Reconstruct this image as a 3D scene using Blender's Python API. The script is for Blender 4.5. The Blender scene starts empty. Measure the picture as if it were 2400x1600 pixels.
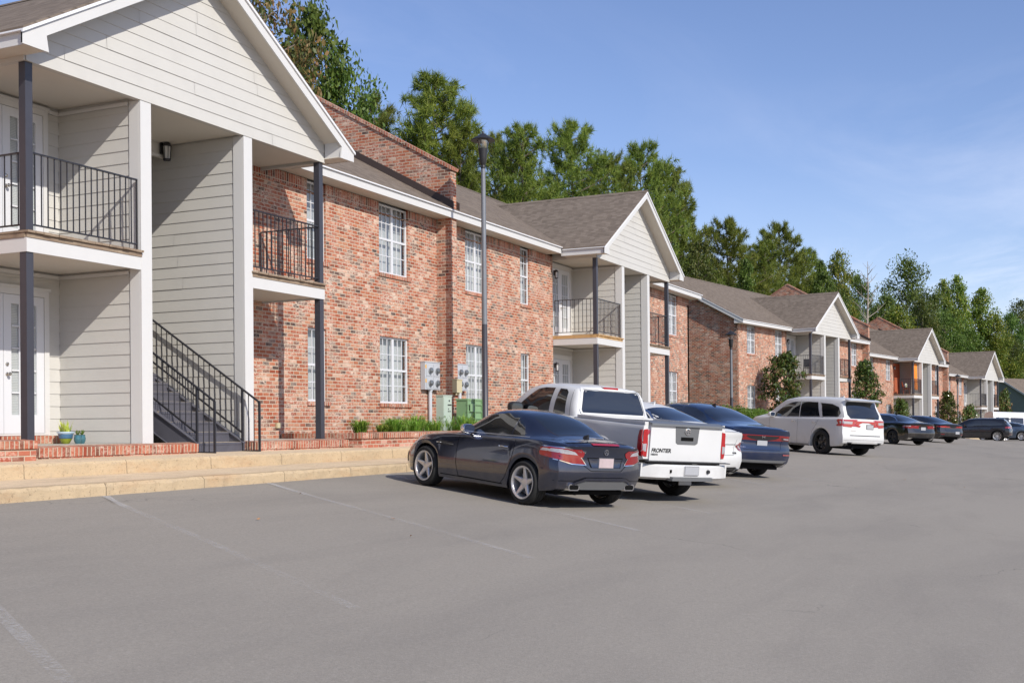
import bpy, bmesh, math, random
import numpy as np
from mathutils import Vector, Matrix
from mathutils.bvhtree import BVHTree
from mathutils import geometry as geo
random.seed(7); RNG = np.random.default_rng(7)
scene = bpy.context.scene
COL = scene.collection
R = math.radians

# ------------------------------------------------------------------ camera model
F, PY, PITCH, ROLL, YA = 2747.94, 980.84, 0.00538516, 0.0087679, 0.44315533
cp, sp, cr, sr = math.cos(PITCH), math.sin(PITCH), math.cos(ROLL), math.sin(ROLL)
_R = np.array([[1,0,0],[0,cp,-sp],[0,sp,cp]]) @ np.array([[cr,0,sr],[0,1,0],[-sr,0,cr]])
_M = np.array([[math.sin(YA),math.cos(YA),0],[-math.cos(YA),math.sin(YA),0],[0,0,1]])
_MR = _M @ _R
def ray(u, v): return _MR @ np.array([(u-1200)/F, 1.0, -(v-PY)/F])
cam_d = bpy.data.cameras.new('camera'); cam = bpy.data.objects.new('camera', cam_d); COL.objects.link(cam)
m = Matrix.Identity(4)
for i in range(3):
    m[i][0] = _MR[i][0]; m[i][1] = _MR[i][2]; m[i][2] = -_MR[i][1]
cam.matrix_world = m
cam_d.sensor_width = 36; cam_d.lens = F/2400*36; cam_d.shift_y = (PY-800)/2400
cam_d.clip_start = 0.1; cam_d.clip_end = 3000
scene.camera = cam

# ------------------------------------------------------------------ node helpers
def newmat(name):
    mt = bpy.data.materials.new(name); mt.use_nodes = True
    nt = mt.node_tree; nt.nodes.clear()
    out = nt.nodes.new('ShaderNodeOutputMaterial'); bs = nt.nodes.new('ShaderNodeBsdfPrincipled')
    nt.links.new(bs.outputs[0], out.inputs[0])
    return mt, nt, bs
class NT:
    def __init__(s, nt): s.nt = nt
    def n(s, t, **k):
        x = s.nt.nodes.new(t)
        for a, b in k.items(): setattr(x, a, b)
        return x
    def l(s, a, b): s.nt.links.new(a, b)
    def put(s, sock, v):
        if isinstance(v, bpy.types.NodeSocket): s.l(v, sock)
        else: sock.default_value = v
    def m(s, op, a, b=None, c=None, clamp=False):
        x = s.n('ShaderNodeMath', operation=op, use_clamp=clamp)
        s.put(x.inputs[0], a)
        if b is not None: s.put(x.inputs[1], b)
        if c is not None: s.put(x.inputs[2], c)
        return x.outputs[0]
    def mix(s, f, a, b, mode='MIX'):
        x = s.n('ShaderNodeMix', data_type='RGBA', blend_type=mode)
        s.put(x.inputs[0], f); s.put(x.inputs[6], c4(a)); s.put(x.inputs[7], c4(b))
        return x.outputs[2]
    def noise(s, vec, scale, detail=4, rough=.55, dim='3D', dist=0):
        x = s.n('ShaderNodeTexNoise', noise_dimensions=dim); x.inputs['Scale'].default_value = scale
        x.inputs['Detail'].default_value = detail; x.inputs['Roughness'].default_value = rough
        x.inputs['Distortion'].default_value = dist
        if vec is not None: s.l(vec, x.inputs['Vector'])
        return x.outputs['Fac']
    def ramp(s, f, stops, interp='LINEAR'):
        x = s.n('ShaderNodeValToRGB'); x.color_ramp.interpolation = interp
        e = x.color_ramp.elements
        while len(e) < len(stops): e.new(.5)
        for i, (p, c) in enumerate(stops): e[i].position = p; e[i].color = c4(c)
        s.l(f, x.inputs[0]); return x.outputs[0]
    def maprange(s, f, a, b, c=0., d=1.):
        x = s.n('ShaderNodeMapRange'); s.l(f, x.inputs[0])
        for i, v in enumerate((a,b,c,d)): x.inputs[i+1].default_value = v
        return x.outputs[0]
    def bump(s, h, strength=.4, dist=.01):
        x = s.n('ShaderNodeBump'); x.inputs['Strength'].default_value = strength; x.inputs['Distance'].default_value = dist
        s.l(h, x.inputs['Height']); return x.outputs[0]
    def uv(s): return s.n('ShaderNodeUVMap').outputs[0]
    def obj(s): return s.n('ShaderNodeTexCoord').outputs['Object']
    def pos(s): return s.n('ShaderNodeNewGeometry').outputs['Position']
    def sep(s, v):
        x = s.n('ShaderNodeSeparateXYZ'); s.l(v, x.inputs[0]); return x.outputs
    def comb(s, a, b, c=0.):
        x = s.n('ShaderNodeCombineXYZ'); s.put(x.inputs[0], a); s.put(x.inputs[1], b); s.put(x.inputs[2], c); return x.outputs[0]
    def white(s, v):
        x = s.n('ShaderNodeTexWhiteNoise', noise_dimensions='3D'); s.l(v, x.inputs['Vector']); return x.outputs['Value']
    def vscale(s, v, t):
        x = s.n('ShaderNodeVectorMath', operation='MULTIPLY'); s.l(v, x.inputs[0]); x.inputs[1].default_value = t; return x.outputs[0]
def c4(c):
    if isinstance(c, bpy.types.NodeSocket): return c
    if isinstance(c, (int, float)): return (c, c, c, 1)
    return (*c[:3], 1)
def paint(name, col, rough=.5, spec=.5, metal=0., var=.06, vscale=3., coat=0., bump=0., bscale=60., dirt=0.):
    mt, nt, bs = newmat(name); q = NT(nt)
    p = q.pos(); n = q.noise(p, vscale, 5)
    a = tuple(c*(1-var) for c in col); b = tuple(min(1, c*(1+var)) for c in col)
    c = q.mix(n, a, b)
    if dirt:
        d = q.noise(p, 1.3, 8, .7); d = q.maprange(d, .5, .75); c = q.mix(q.m('MULTIPLY', d, dirt), c, tuple(x*.45 for x in col))
    q.put(bs.inputs['Base Color'], c)
    bs.inputs['Roughness'].default_value = rough; bs.inputs['Metallic'].default_value = metal
    bs.inputs['Specular IOR Level'].default_value = spec
    if coat: bs.inputs['Coat Weight'].default_value = coat; bs.inputs['Coat Roughness'].default_value = .04
    if bump: q.l(q.bump(q.noise(p, bscale, 3), bump, .004), bs.inputs['Normal'])
    return mt
def brick_mat(name, bw, bh, cols, mortar=(.60,.50,.39), mw=.017, offset=True, patch=.5, swap=False):
    mt, nt, bs = newmat(name); q = NT(nt)
    s = q.sep(q.uv()); u, v = (s[1], s[0]) if swap else (s[0], s[1])
    vr = q.m('DIVIDE', v, bh); row = q.m('FLOOR', vr)
    off = q.m('MULTIPLY', q.m('MODULO', q.m('ABSOLUTE', row), 2.), .5) if offset else 0.
    ur = q.m('ADD', q.m('DIVIDE', u, bw), off); colm = q.m('FLOOR', ur)
    fu = q.m('FRACT', ur); fv = q.m('FRACT', vr)
    du = q.m('MULTIPLY', q.m('MINIMUM', fu, q.m('SUBTRACT', 1., fu)), bw)
    dv = q.m('MULTIPLY', q.m('MINIMUM', fv, q.m('SUBTRACT', 1., fv)), bh)
    jit = q.m('MULTIPLY', q.m('SUBTRACT', q.noise(q.uv(), 45, 3), .5), .006)
    d = q.m('ADD', q.m('MINIMUM', du, dv), jit)
    msk = q.maprange(d, mw*.30, mw*.62)           # 0 = mortar, 1 = brick
    rnd = q.white(q.comb(row, colm, 1.7)); rnd2 = q.white(q.comb(colm, row, 8.3))
    big = q.noise(q.comb(q.m('MULTIPLY', u, 1.), q.m('MULTIPLY', v, 1.4)), .55, 6, .7)
    t = q.m('ADD', rnd, q.m('MULTIPLY', q.m('SUBTRACT', big, .5), patch), clamp=True)
    base = q.ramp(t, cols, 'CONSTANT')
    base = q.mix(q.m('MULTIPLY', q.m('SUBTRACT', rnd2, .0), .35), base, (.55,.22,.13), 'MIX')
    wash = q.noise(q.comb(u, q.m('MULTIPLY', v, 1.6), rnd), 14, 6, .75)
    base = q.mix(q.m('MULTIPLY', q.m('MULTIPLY', q.maprange(wash, .44, .60), q.maprange(q.noise(q.uv(), 1.9, 4, .6), .40, .66)), .85), base, (.72,.56,.46))
    base = q.mix(q.m('MULTIPLY', q.maprange(q.noise(q.uv(), 60, 3), .58, .7), .35), base, (.07,.045,.04))
    mcol = q.mix(q.noise(q.uv(), 8, 4), mortar, tuple(x*.75 for x in mortar))
    c = q.mix(msk, mcol, base)
    q.put(bs.inputs['Base Color'], c); bs.inputs['Roughness'].default_value = .9
    bs.inputs['Specular IOR Level'].default_value = .15
    h = q.m('ADD', msk, q.m('MULTIPLY', q.noise(q.uv(), 90, 3), .5))
    q.l(q.bump(h, .75, .008), bs.inputs['Normal'])
    return mt
def shingle_mat():
    mt, nt, bs = newmat('shingles'); q = NT(nt)
    s = q.sep(q.uv()); u, v = s[0], s[1]
    vr = q.m('DIVIDE', v, .145); row = q.m('FLOOR', vr)
    ur = q.m('ADD', q.m('DIVIDE', u, .17), q.m('MULTIPLY', q.white(q.comb(row, 3.3)), 7.)); colm = q.m('FLOOR', ur)
    rnd = q.white(q.comb(row, colm, 2.2)); fv = q.m('FRACT', vr)
    c = q.ramp(rnd, [(0,(.148,.119,.095)),(.25,(.170,.137,.109)),(.55,(.190,.154,.123)),(.8,(.208,.169,.136))], 'CONSTANT')
    sh = q.maprange(fv, .72, 1.)                 # top of a course is tucked under the next butt: coloured as a darker line
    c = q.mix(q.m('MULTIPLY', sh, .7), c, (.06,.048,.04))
    g = q.noise(q.uv(), 130, 3); c = q.mix(q.m('MULTIPLY', q.maprange(g, .45, .7), .3), c, (.30,.26,.22))
    st = q.noise(q.vscale(q.uv(), (.5,.12,1)), 1., 5); c = q.mix(q.m('MULTIPLY', q.maprange(st, .45, .8), .2), c, (.07,.06,.052))
    q.put(bs.inputs['Base Color'], c); bs.inputs['Roughness'].default_value = .95; bs.inputs['Specular IOR Level'].default_value = .1
    h = q.m('ADD', q.m('SUBTRACT', 1., fv), q.m('MULTIPLY', rnd, .6))
    q.l(q.bump(h, .8, .012), bs.inputs['Normal'])
    return mt
def glass_mat(name, tint=(.75,.82,.86), fres=.12, gl=(1,1,1)):
    mt = bpy.data.materials.new(name); mt.use_nodes = True; nt = mt.node_tree; nt.nodes.clear(); q = NT(nt)
    out = q.n('ShaderNodeOutputMaterial'); tr = q.n('ShaderNodeBsdfTransparent'); tr.inputs[0].default_value = (*tint, 1)
    g = q.n('ShaderNodeBsdfGlossy'); g.inputs['Roughness'].default_value = .02; g.inputs[0].default_value = (*gl, 1)
    mx = q.n('ShaderNodeMixShader'); lw = q.n('ShaderNodeLayerWeight'); lw.inputs[0].default_value = .35
    f = q.m('ADD', q.m('MULTIPLY', q.m('POWER', lw.outputs['Facing'], 3.), .75), fres, clamp=True)
    q.l(f, mx.inputs[0]); q.l(tr.outputs[0], mx.inputs[1]); q.l(g.outputs[0], mx.inputs[2]); q.l(mx.outputs[0], out.inputs[0])
    return mt
def asphalt_mat():
    mt, nt, bs = newmat('asphalt'); q = NT(nt); p = q.pos()
    s = q.sep(p)
    big = q.noise(p, .16, 6, .6, dist=.6); mid = q.noise(q.vscale(p, (.35,1.2,1)), .55, 6, .62, dist=.5)
    c = q.mix(big, (.268,.243,.208), (.312,.285,.246))
    c = q.mix(q.m('MULTIPLY', q.maprange(mid, .46, .68), .42), c, (.212,.194,.172))
    pool = q.noise(q.vscale(p, (.35,.8,1)), .5, 5, .6, dist=1.2)
    c = q.mix(q.m('MULTIPLY', q.maprange(pool, .54, .74), .34), c, (.172,.158,.142))
    fine = q.noise(p, 85, 3, .7); c = q.mix(q.m('MULTIPLY', q.maprange(fine, .42, .62), .30), c, (.15,.145,.14))
    md = q.noise(p, 32, 4, .75); c = q.mix(q.m('MULTIPLY', q.maprange(md, .50, .66), .20), c, (.13,.12,.11)); c = q.mix(q.m('MULTIPLY', q.maprange(md, .46, .34), .13), c, (.46,.44,.41))
    oil = q.n('ShaderNodeTexVoronoi'); oil.inputs['Scale'].default_value = .42; q.l(p, oil.inputs['Vector']); oc_ = q.sep(oil.outputs['Color'])
    c = q.mix(q.m('MULTIPLY', q.m('MULTIPLY', q.maprange(q.m('ADD', oil.outputs['Distance'], q.m('MULTIPLY', q.noise(p, 7, 4), .25)), .26, .14), q.m('GREATER_THAN', oc_[0], .72)), .35), c, (.07,.065,.06))
    gr = q.n('ShaderNodeTexVoronoi'); gr.inputs['Scale'].default_value = 70; q.l(p, gr.inputs['Vector'])
    spk = q.m('LESS_THAN', gr.outputs['Distance'], .16); rs = q.sep(gr.outputs['Color'])
    c = q.mix(q.m('MULTIPLY', q.m('MULTIPLY', spk, q.m('GREATER_THAN', rs[0], .72)), .5), c, (.42,.40,.38))
    c = q.mix(q.m('MULTIPLY', q.m('MULTIPLY', spk, q.m('LESS_THAN', rs[0], .2)), .5), c, (.04,.04,.04))
    # fine wandering cracks
    w = q.n('ShaderNodeTexVoronoi', feature='DISTANCE_TO_EDGE'); w.inputs['Scale'].default_value = .16
    nv = q.n('ShaderNodeTexNoise'); nv.inputs['Scale'].default_value = 1.1; nv.inputs['Detail'].default_value = 6; q.l(p, nv.inputs['Vector'])
    va = q.n('ShaderNodeVectorMath', operation='ADD'); vm = q.n('ShaderNodeVectorMath', operation='SCALE'); vm.inputs['Scale'].default_value = 1.6
    q.l(nv.outputs['Color'], vm.inputs[0]); q.l(p, va.inputs[0]); q.l(vm.outputs[0], va.inputs[1]); q.l(va.outputs[0], w.inputs['Vector'])
    ck = q.m('MULTIPLY', q.m('SUBTRACT', 1., q.maprange(w.outputs['Distance'], 0., .0022)), q.maprange(q.noise(p, .35, 3), .52, .6))
    c = q.mix(q.m('MULTIPLY', ck, .6), c, (.05,.05,.05))
    q.put(bs.inputs['Base Color'], c); bs.inputs['Roughness'].default_value = .93; bs.inputs['Specular IOR Level'].default_value = .2
    h = q.m('ADD', fine, q.m('MULTIPLY', gr.outputs['Distance'], .6)); q.l(q.bump(h, .35, .006), bs.inputs['Normal'])
    return mt
def concrete_mat(name, base=(.60,.47,.31), stain=.5):
    mt, nt, bs = newmat(name); q = NT(nt); p = q.pos()
    n1 = q.noise(p, 1.1, 7, .65); n2 = q.noise(p, 9, 6, .7); n3 = q.noise(p, 70, 3)
    c = q.mix(n1, tuple(x*.86 for x in base), tuple(min(1,x*1.1) for x in base))
    c = q.mix(q.m('MULTIPLY', q.maprange(n2, .5, .75), .35), c, (.36,.29,.21))
    c = q.mix(q.m('MULTIPLY', q.maprange(q.noise(q.vscale(p,(.8,.8,3)), .9, 6, .7), .52, .68), stain), c, (.42,.25,.13))
    c = q.mix(q.m('MULTIPLY', q.maprange(n3, .5, .7), .22), c, (.25,.2,.15))
    px = q.sep(p)[0]; fx = q.m('FRACT', q.m('DIVIDE', q.m('ADD', px, q.m('MULTIPLY', q.m('SUBTRACT', n2, .5), .03)), 1.83)); jm = q.m('LESS_THAN', fx, .007)
    big = q.noise(q.vscale(p, (.6,1.5,1.5)), .8, 6, .75); c = q.mix(q.m('MULTIPLY', q.maprange(big, .50, .72), .45), c, (.24,.19,.13))
    pit = q.noise(p, 24, 5, .8); c = q.mix(q.m('MULTIPLY', q.maprange(pit, .56, .68), .7), c, (.13,.09,.055))
    c = q.mix(q.m('MULTIPLY', jm, .75), c, (.09,.07,.05))
    q.put(bs.inputs['Base Color'], c); bs.inputs['Roughness'].default_value = .92; bs.inputs['Specular IOR Level'].default_value = .2
    q.l(q.bump(q.m('ADD', n2, q.m('MULTIPLY', n3, .5)), .5, .012), bs.inputs['Normal'])
    return mt
def wood_mat(name, a, b):
    mt, nt, bs = newmat(name); q = NT(nt)
    n = q.noise(q.vscale(q.uv(), (1.2,14,1)), 1.6, 6, .7); c = q.mix(q.maprange(n, .3, .7), a, b)
    n2 = q.noise(q.uv(), 3, 5, .7); c = q.mix(q.m('MULTIPLY', q.maprange(n2, .5, .7), .6), c, tuple(x*.4 for x in a))
    q.put(bs.inputs['Base Color'], c); bs.inputs['Roughness'].default_value = .85; return mt
def leaf_mat(name, cols, trans=.35, rough=.5):
    mt = bpy.data.materials.new(name); mt.use_nodes = True; nt = mt.node_tree; nt.nodes.clear(); q = NT(nt)
    out = q.n('ShaderNodeOutputMaterial'); g = q.n('ShaderNodeNewGeometry')
    oi = q.n('ShaderNodeObjectInfo')
    t = q.m('ADD', q.m('MULTIPLY', g.outputs['Random Per Island'], .62), q.m('MULTIPLY', q.noise(g.outputs['Position'], .35, 3), .38))
    c = q.ramp(t, cols)
    hs = q.n('ShaderNodeHueSaturation'); q.l(c, hs.inputs['Color'])
    q.put(hs.inputs['Hue'], q.m('ADD', q.m('MULTIPLY', oi.outputs['Random'], .035), .483)); q.put(hs.inputs['Value'], q.m('ADD', q.m('MULTIPLY', oi.outputs['Random'], .35), .82))
    c = hs.outputs[0]
    bs = q.n('ShaderNodeBsdfPrincipled'); q.l(c, bs.inputs['Base Color']); bs.inputs['Roughness'].default_value = rough; bs.inputs['Specular IOR Level'].default_value = .35
    tl = q.n('ShaderNodeBsdfTranslucent'); q.l(q.mix(.5, c, (.35,.5,.05), 'MULTIPLY'), tl.inputs[0])
    q.l(c, tl.inputs[0])
    mx = q.n('ShaderNodeMixShader'); mx.inputs[0].default_value = trans; q.l(bs.outputs[0], mx.inputs[1]); q.l(tl.outputs[0], mx.inputs[2]); q.l(mx.outputs[0], out.inputs[0])
    return mt

BR = [(0,(.070,.055,.050)),(.10,(.15,.085,.062)),(.20,(.26,.068,.036)),(.38,(.32,.090,.046)),(.58,(.36,.126,.066)),(.76,(.41,.20,.12)),(.88,(.52,.37,.28)),(.94,(.19,.145,.12))]
MT = dict(
 brick = brick_mat("brick", .212, .080, BR, patch=.45),
 soldier = brick_mat("brick_soldier", .080, .26, [(0,(.07,.04,.035)),(.25,(.24,.06,.04)),(.6,(.34,.10,.06)),(.9,(.30,.18,.14))], offset=False, patch=.2),
 rowlock = brick_mat("brick_rowlock", .082, .6, [(0,(.13,.045,.03)),(.2,(.27,.06,.035)),(.55,(.34,.085,.045)),(.85,(.38,.15,.09))], offset=False, patch=.3, mortar=(.52,.44,.33), mw=.020),
 ledge = brick_mat("brick_ledge", .212, .080, [(0,(.15,.05,.035)),(.2,(.30,.07,.042)),(.6,(.36,.11,.07)),(.85,(.48,.28,.22))], patch=.3, mortar=(.55,.46,.35)),
 shingle = shingle_mat(),
 siding = paint('siding_paint', (.510,.500,.468), .55, .35, var=.04, dirt=.10),
 trim = paint('trim_paint', (.57,.568,.555), .5, .4, var=.03, dirt=.06),
 soffit = paint('soffit_paint', (.60,.565,.50), .6, .3, var=.03),
 drip = paint('drip_edge_metal', (.72,.73,.75), .35, .5, var=.02),
 white = paint('white_paint', (.60,.61,.63), .4, .5, var=.02),
 dark = paint('dark_steel_paint', (.022,.022,.027), .42, .5, var=.2, vscale=8, dirt=.2),
 post = paint('post_paint', (.045,.045,.056), .4, .5, var=.12, vscale=6),
 stairp = paint('stair_paint', (.085,.085,.105), .45, .5, var=.2, vscale=4, dirt=.5),
 tread = concrete_mat('tread_concrete', (.58,.49,.35), .2),
 floor_c = concrete_mat('porch_concrete', (.45,.42,.37), .1),
 concrete = concrete_mat('kerb_concrete', (.50,.385,.245), .5),
 walk = concrete_mat('walk_concrete', (.68,.535,.365), .25),
 asphalt = asphalt_mat(),
 wood = wood_mat('weathered_wood', (.17,.11,.075), (.34,.27,.19)),
 newwood = wood_mat('new_wood', (.50,.30,.12), (.58,.38,.18)),
 flash = paint('flashing', (.055,.04,.035), .5, .4),
 glass = glass_mat('window_glass', (.90,.92,.92), .09),
 blind = None, black = paint('black_void', (.012,.012,.012), .8, .1),
 brass = paint('door_metal', (.5,.46,.4), .25, .5, metal=1.),
 bark = wood_mat('bark', (.10,.075,.055), (.19,.15,.12)),
 soil = paint('mulch_soil', (.12,.075,.045), .95, .1, var=.4, vscale=20, bump=.6),
)
def blind_mat(name, c1, c2, pitch=.026, vert=False):
    mt, nt, bs = newmat(name); q = NT(nt); s = q.sep(q.uv())
    f = q.m('FRACT', q.m('DIVIDE', s[0] if vert else s[1], pitch)); t = q.maprange(f, .55, .95)
    q.put(bs.inputs['Base Color'], q.mix(t, c1, c2)); bs.inputs['Roughness'].default_value = .7
    return mt
MT['blind'] = blind_mat('blind_slats', (.54,.55,.54), (.28,.29,.30))
MT['curtain'] = blind_mat('curtain_folds', (.60,.60,.57), (.40,.41,.40), .14, True)

# ------------------------------------------------------------------ mesh builder
class MB:
    def __init__(s): s.v = []; s.f = []; s.mi = []; s.sm = []
    def add(s, vs, fs, m=0, smooth=False):
        o = len(s.v); s.v += [tuple(map(float, p)) for p in vs]
        for f in fs: s.f.append(tuple(i+o for i in f)); s.mi.append(m); s.sm.append(smooth)
        return s
    def quad(s, a, b, c, d, m=0): return s.add([a,b,c,d], [(0,1,2,3)], m)
    def box(s, x0, x1, y0, y1, z0, z1, m=0):
        v = [(x,y,z) for x in (x0,x1) for y in (y0,y1) for z in (z0,z1)]
        return s.add(v, [(0,1,3,2),(4,6,7,5),(0,4,5,1),(2,3,7,6),(0,2,6,4),(1,5,7,3)], m)
    def hexa(s, p, m=0):   # p: 8 points, bottom 4 ccw then top 4 ccw
        return s.add(p, [(3,2,1,0),(4,5,6,7),(0,1,5,4),(1,2,6,5),(2,3,7,6),(3,0,4,7)], m)
    def prism(s, pts, a, b, axis='y', m=0):
        """extrude 2-D polygon pts between a and b on axis; pts are (x,z) for y, (y,z) for x, (x,y) for z"""
        n = len(pts)
        def P(p, t): return (p[0], t, p[1]) if axis == 'y' else ((t, p[0], p[1]) if axis == 'x' else (p[0], p[1], t))
        v = [P(p, a) for p in pts] + [P(p, b) for p in pts]
        area = sum(pts[i][0]*pts[(i+1)%n][1]-pts[(i+1)%n][0]*pts[i][1] for i in range(n))
        fl = (area > 0) ^ (axis == 'y') ^ (b < a)
        fs = [tuple(range(n)) if not fl else tuple(range(n-1,-1,-1)), tuple(range(2*n-1,n-1,-1)) if not fl else tuple(range(n,2*n))]
        for i in range(n):
            j = (i+1) % n; fs.append((j,i,i+n,j+n) if not fl else (i,j,j+n,i+n))
        return s.add(v, fs, m)
    def bar(s, p0, p1, w, h, m=0, up=(0,0,1)):
        p0, p1 = Vector(p0), Vector(p1); d = (p1-p0).normalized(); u = Vector(up)
        if abs(d.dot(u)) > .98: u = Vector((0,1,0))
        sd = d.cross(u).normalized()*w/2; uu = sd.cross(d).normalized()*h/2
        q = [p0-sd-uu, p0+sd-uu, p0+sd+uu, p0-sd+uu, p1-sd-uu, p1+sd-uu, p1+sd+uu, p1-sd+uu]
        return s.add(q, [(0,1,2,3),(7,6,5,4),(0,4,5,1),(1,5,6,2),(2,6,7,3),(3,7,4,0)], m)
    def tube(s, pts, r, n=8, m=0, caps=True):
        pts = [Vector(p) for p in pts]; rs = r if isinstance(r, (list, tuple)) else [r]*len(pts)
        o = []; prev = None
        for i, p in enumerate(pts):
            d = (pts[min(i+1, len(pts)-1)]-pts[max(i-1, 0)]).normalized()
            a = d.cross(Vector((0,0,1)) if abs(d.z) < .9 else Vector((1,0,0))).normalized() if prev is None else (prev-d*prev.dot(d)).normalized()
            prev = a; b = d.cross(a)
            for k in range(n):
                t = 2*math.pi*k/n; o.append(p+(a*math.cos(t)+b*math.sin(t))*rs[i])
        fs = [(i*n+k, i*n+(k+1)%n, (i+1)*n+(k+1)%n, (i+1)*n+k) for i in range(len(pts)-1) for k in range(n)]
        s.add(o, fs, m, True)
        if caps: s.add(o[:n], [tuple(range(n-1,-1,-1))], m); s.add(o[-n:], [tuple(range(n))], m)
        return s
    def lathe(s, prof, n=24, m=0, c=(0,0,0), axis='z', cap=True):
        o = []
        for r, h in prof:
            for k in range(n):
                t = 2*math.pi*k/n; a, b = r*math.cos(t), r*math.sin(t)
                o.append((c[0]+a, c[1]+b, c[2]+h) if axis == 'z' else ((c[0]+h, c[1]+a, c[2]+b) if axis == 'x' else (c[0]+a, c[1]+h, c[2]-b)))
        fs = [(i*n+k, i*n+(k+1)%n, (i+1)*n+(k+1)%n, (i+1)*n+k) for i in range(len(prof)-1) for k in range(n)]
        s.add(o, fs, m, True)
        if cap and prof[0][0] > 1e-4: s.add(o[:n], [tuple(range(n-1,-1,-1))], m)
        if cap and prof[-1][0] > 1e-4: s.add(o[-n:], [tuple(range(n))], m)
        return s
    def build(s, name, mats, parent=None, label=None, cat=None, group=None, kind=None, sharp=35, loc=None):
        me = bpy.data.meshes.new(name)
        vs = np.array(s.v, dtype=np.float32).reshape(-1, 3)
        me.from_pydata([tuple(p) for p in s.v], [], s.f)
        if not isinstance(mats, (list, tuple)): mats = [mats]
        for mm in mats: me.materials.append(MT[mm] if isinstance(mm, str) else mm)
        me.polygons.foreach_set('material_index', s.mi)
        me.polygons.foreach_set('use_smooth', s.sm)
        uvl = me.uv_layers.new(name='UVMap'); uv = np.zeros((len(me.loops), 2), dtype=np.float32); k = 0
        for f in s.f:
            p = vs[list(f)]; c = np.zeros(3)
            for i in range(len(f)): c += np.cross(p[i], p[(i+1) % len(f)])
            L = np.linalg.norm(c); nn = c/L if L > 1e-12 else np.array([0,0,1.])
            if abs(nn[2]) > .98: a, b = np.array([1.,0,0]), np.array([0,1.,0])
            else:
                a = np.cross([0,0,1.], nn); a /= np.linalg.norm(a); b = np.cross(nn, a)
            uv[k:k+len(f), 0] = p@a; uv[k:k+len(f), 1] = p@b; k += len(f)
        uvl.data.foreach_set('uv', uv.ravel())
        me.update()
        if any(s.sm): me.set_sharp_from_angle(angle=R(sharp))
        o = bpy.data.objects.new(name, me); COL.objects.link(o)
        if parent: o.parent = parent
        if loc: o.location = loc
        tag(o, label, cat, group, kind)
        return o
def build_split(s, name, mats, parent=None):
    """build each connected piece as an object of its own"""
    par = list(range(len(s.v)))
    def fd(a):
        while par[a] != a: par[a] = par[par[a]]; a = par[a]
        return a
    for f in s.f:
        for a in f[1:]: par[fd(a)] = fd(f[0])
    gr = {}
    for i, f in enumerate(s.f): gr.setdefault(fd(f[0]), []).append(i)
    out = []
    for fs in gr.values():
        g = MB(); mp = {}
        for i in fs:
            for v in s.f[i]:
                if v not in mp: mp[v] = len(g.v); g.v.append(s.v[v])
            g.f.append(tuple(mp[v] for v in s.f[i])); g.mi.append(0); g.sm.append(s.sm[i])
        mt_ = mats[s.mi[fs[0]]] if isinstance(mats, (list, tuple)) else mats
        out.append(g.build(name, mt_, parent))
    return out
def tag(o, label=None, cat=None, group=None, kind=None):
    if label: o['label'] = label
    if cat: o['category'] = cat
    if group: o['group'] = group
    if kind: o['kind'] = kind
    return o
def empty(name, loc, rz=0., label=None, cat=None, group=None):
    o = bpy.data.objects.new(name, None); COL.objects.link(o); o.empty_display_size = .3
    o.location = loc; o.rotation_euler = (0,0,rz); return tag(o, label, cat, group)
def copy_tree(o, parent=None):
    c = o.copy(); COL.objects.link(c)
    if parent: c.parent = parent
    for ch in [x for x in KIDS(o)]: copy_tree(ch, c)
    return c
def KIDS(o): return [x for x in list(COL.objects) if x.parent == o]
# ------------------------------------------------------------------ terrain
TB = R(-8.4285); CB, SB = math.cos(TB), math.sin(TB); BO = (74.392, 13.243)
def pl(x, ks):
    if x <= ks[0][0]: return ks[0][1]
    for (a, va), (b, vb) in zip(ks, ks[1:]):
        if x <= b:
            t = (x-a)/(b-a); t = t*t*(3-2*t); return va+(vb-va)*t
    return ks[-1][1]
def ykerb(x):
    def yb(x): return BO[1]+(x-BO[0])*SB/CB-2.70
    if x < 50: return 10.8
    if x > 60: return yb(x)
    t = (x-50)/10; t = t*t*(3-2*t); return 10.8+(yb(60)-10.8)*t
def floorz(x): return pl(x, [(50,-.24),(60,-.19),(80,-.20),(90,-.85),(100,-.92),(110,-1.5),(150,-1.62),(200,-2.0)])
def gslope(x): return pl(x, [(25,.092),(40,.062),(60,.06),(74,.09),(81,.09),(86,.05),(90,.004),(150,.0)])
def gz(x, y):
    t = ykerb(x)-y; z = floorz(x)-.59
    if t > 0:
        s = gslope(x); z -= s*min(t, 22) + s*.25*max(0, min(t-22, 60))
    return z
def ground_hit(u, v):
    d = ray(u, v); t = 3.
    while t < 400:
        p = d*t
        if p[2] < gz(p[0], p[1]): break
        t += .25
    lo, hi = t-.25, t
    for _ in range(25):
        mid = (lo+hi)/2; p = d*mid
        if p[2] < gz(p[0], p[1]): hi = mid
        else: lo = mid
    return Vector(d*hi)
def sheet(name, xs, offs, zf, mat, **k):
    g = MB(); n = len(offs)
    vs = []
    for x in xs:
        for o in offs:
            y = ykerb(x)+o; vs.append((x, y, zf(x, y, o)))
    fs = [(i*n+j, (i+1)*n+j, (i+1)*n+j+1, i*n+j+1) for i in range(len(xs)-1) for j in range(n-1)]
    g.add(vs, fs, 0, True); return g.build(name, mat, sharp=60, **k)
XS = [-40,-20,-10,-5] + [i*1.0 for i in range(-2, 110)] + [112,116,120,126,132,140,150,170,200,260,340]
und = lambda x, y: .012*math.sin(x*.55+1.3*math.sin(y*.4))+.010*math.sin(y*.8+x*.23)
sheet('asphalt_lot', XS, [-120,-80,-60,-40,-30,-25]+[-22+.5*i for i in range(45)]+[.3], lambda x, y, o: gz(x, min(y, ykerb(x)))+(und(x, y) if -22 < o < -.4 else 0), 'asphalt', kind='structure')
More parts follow.
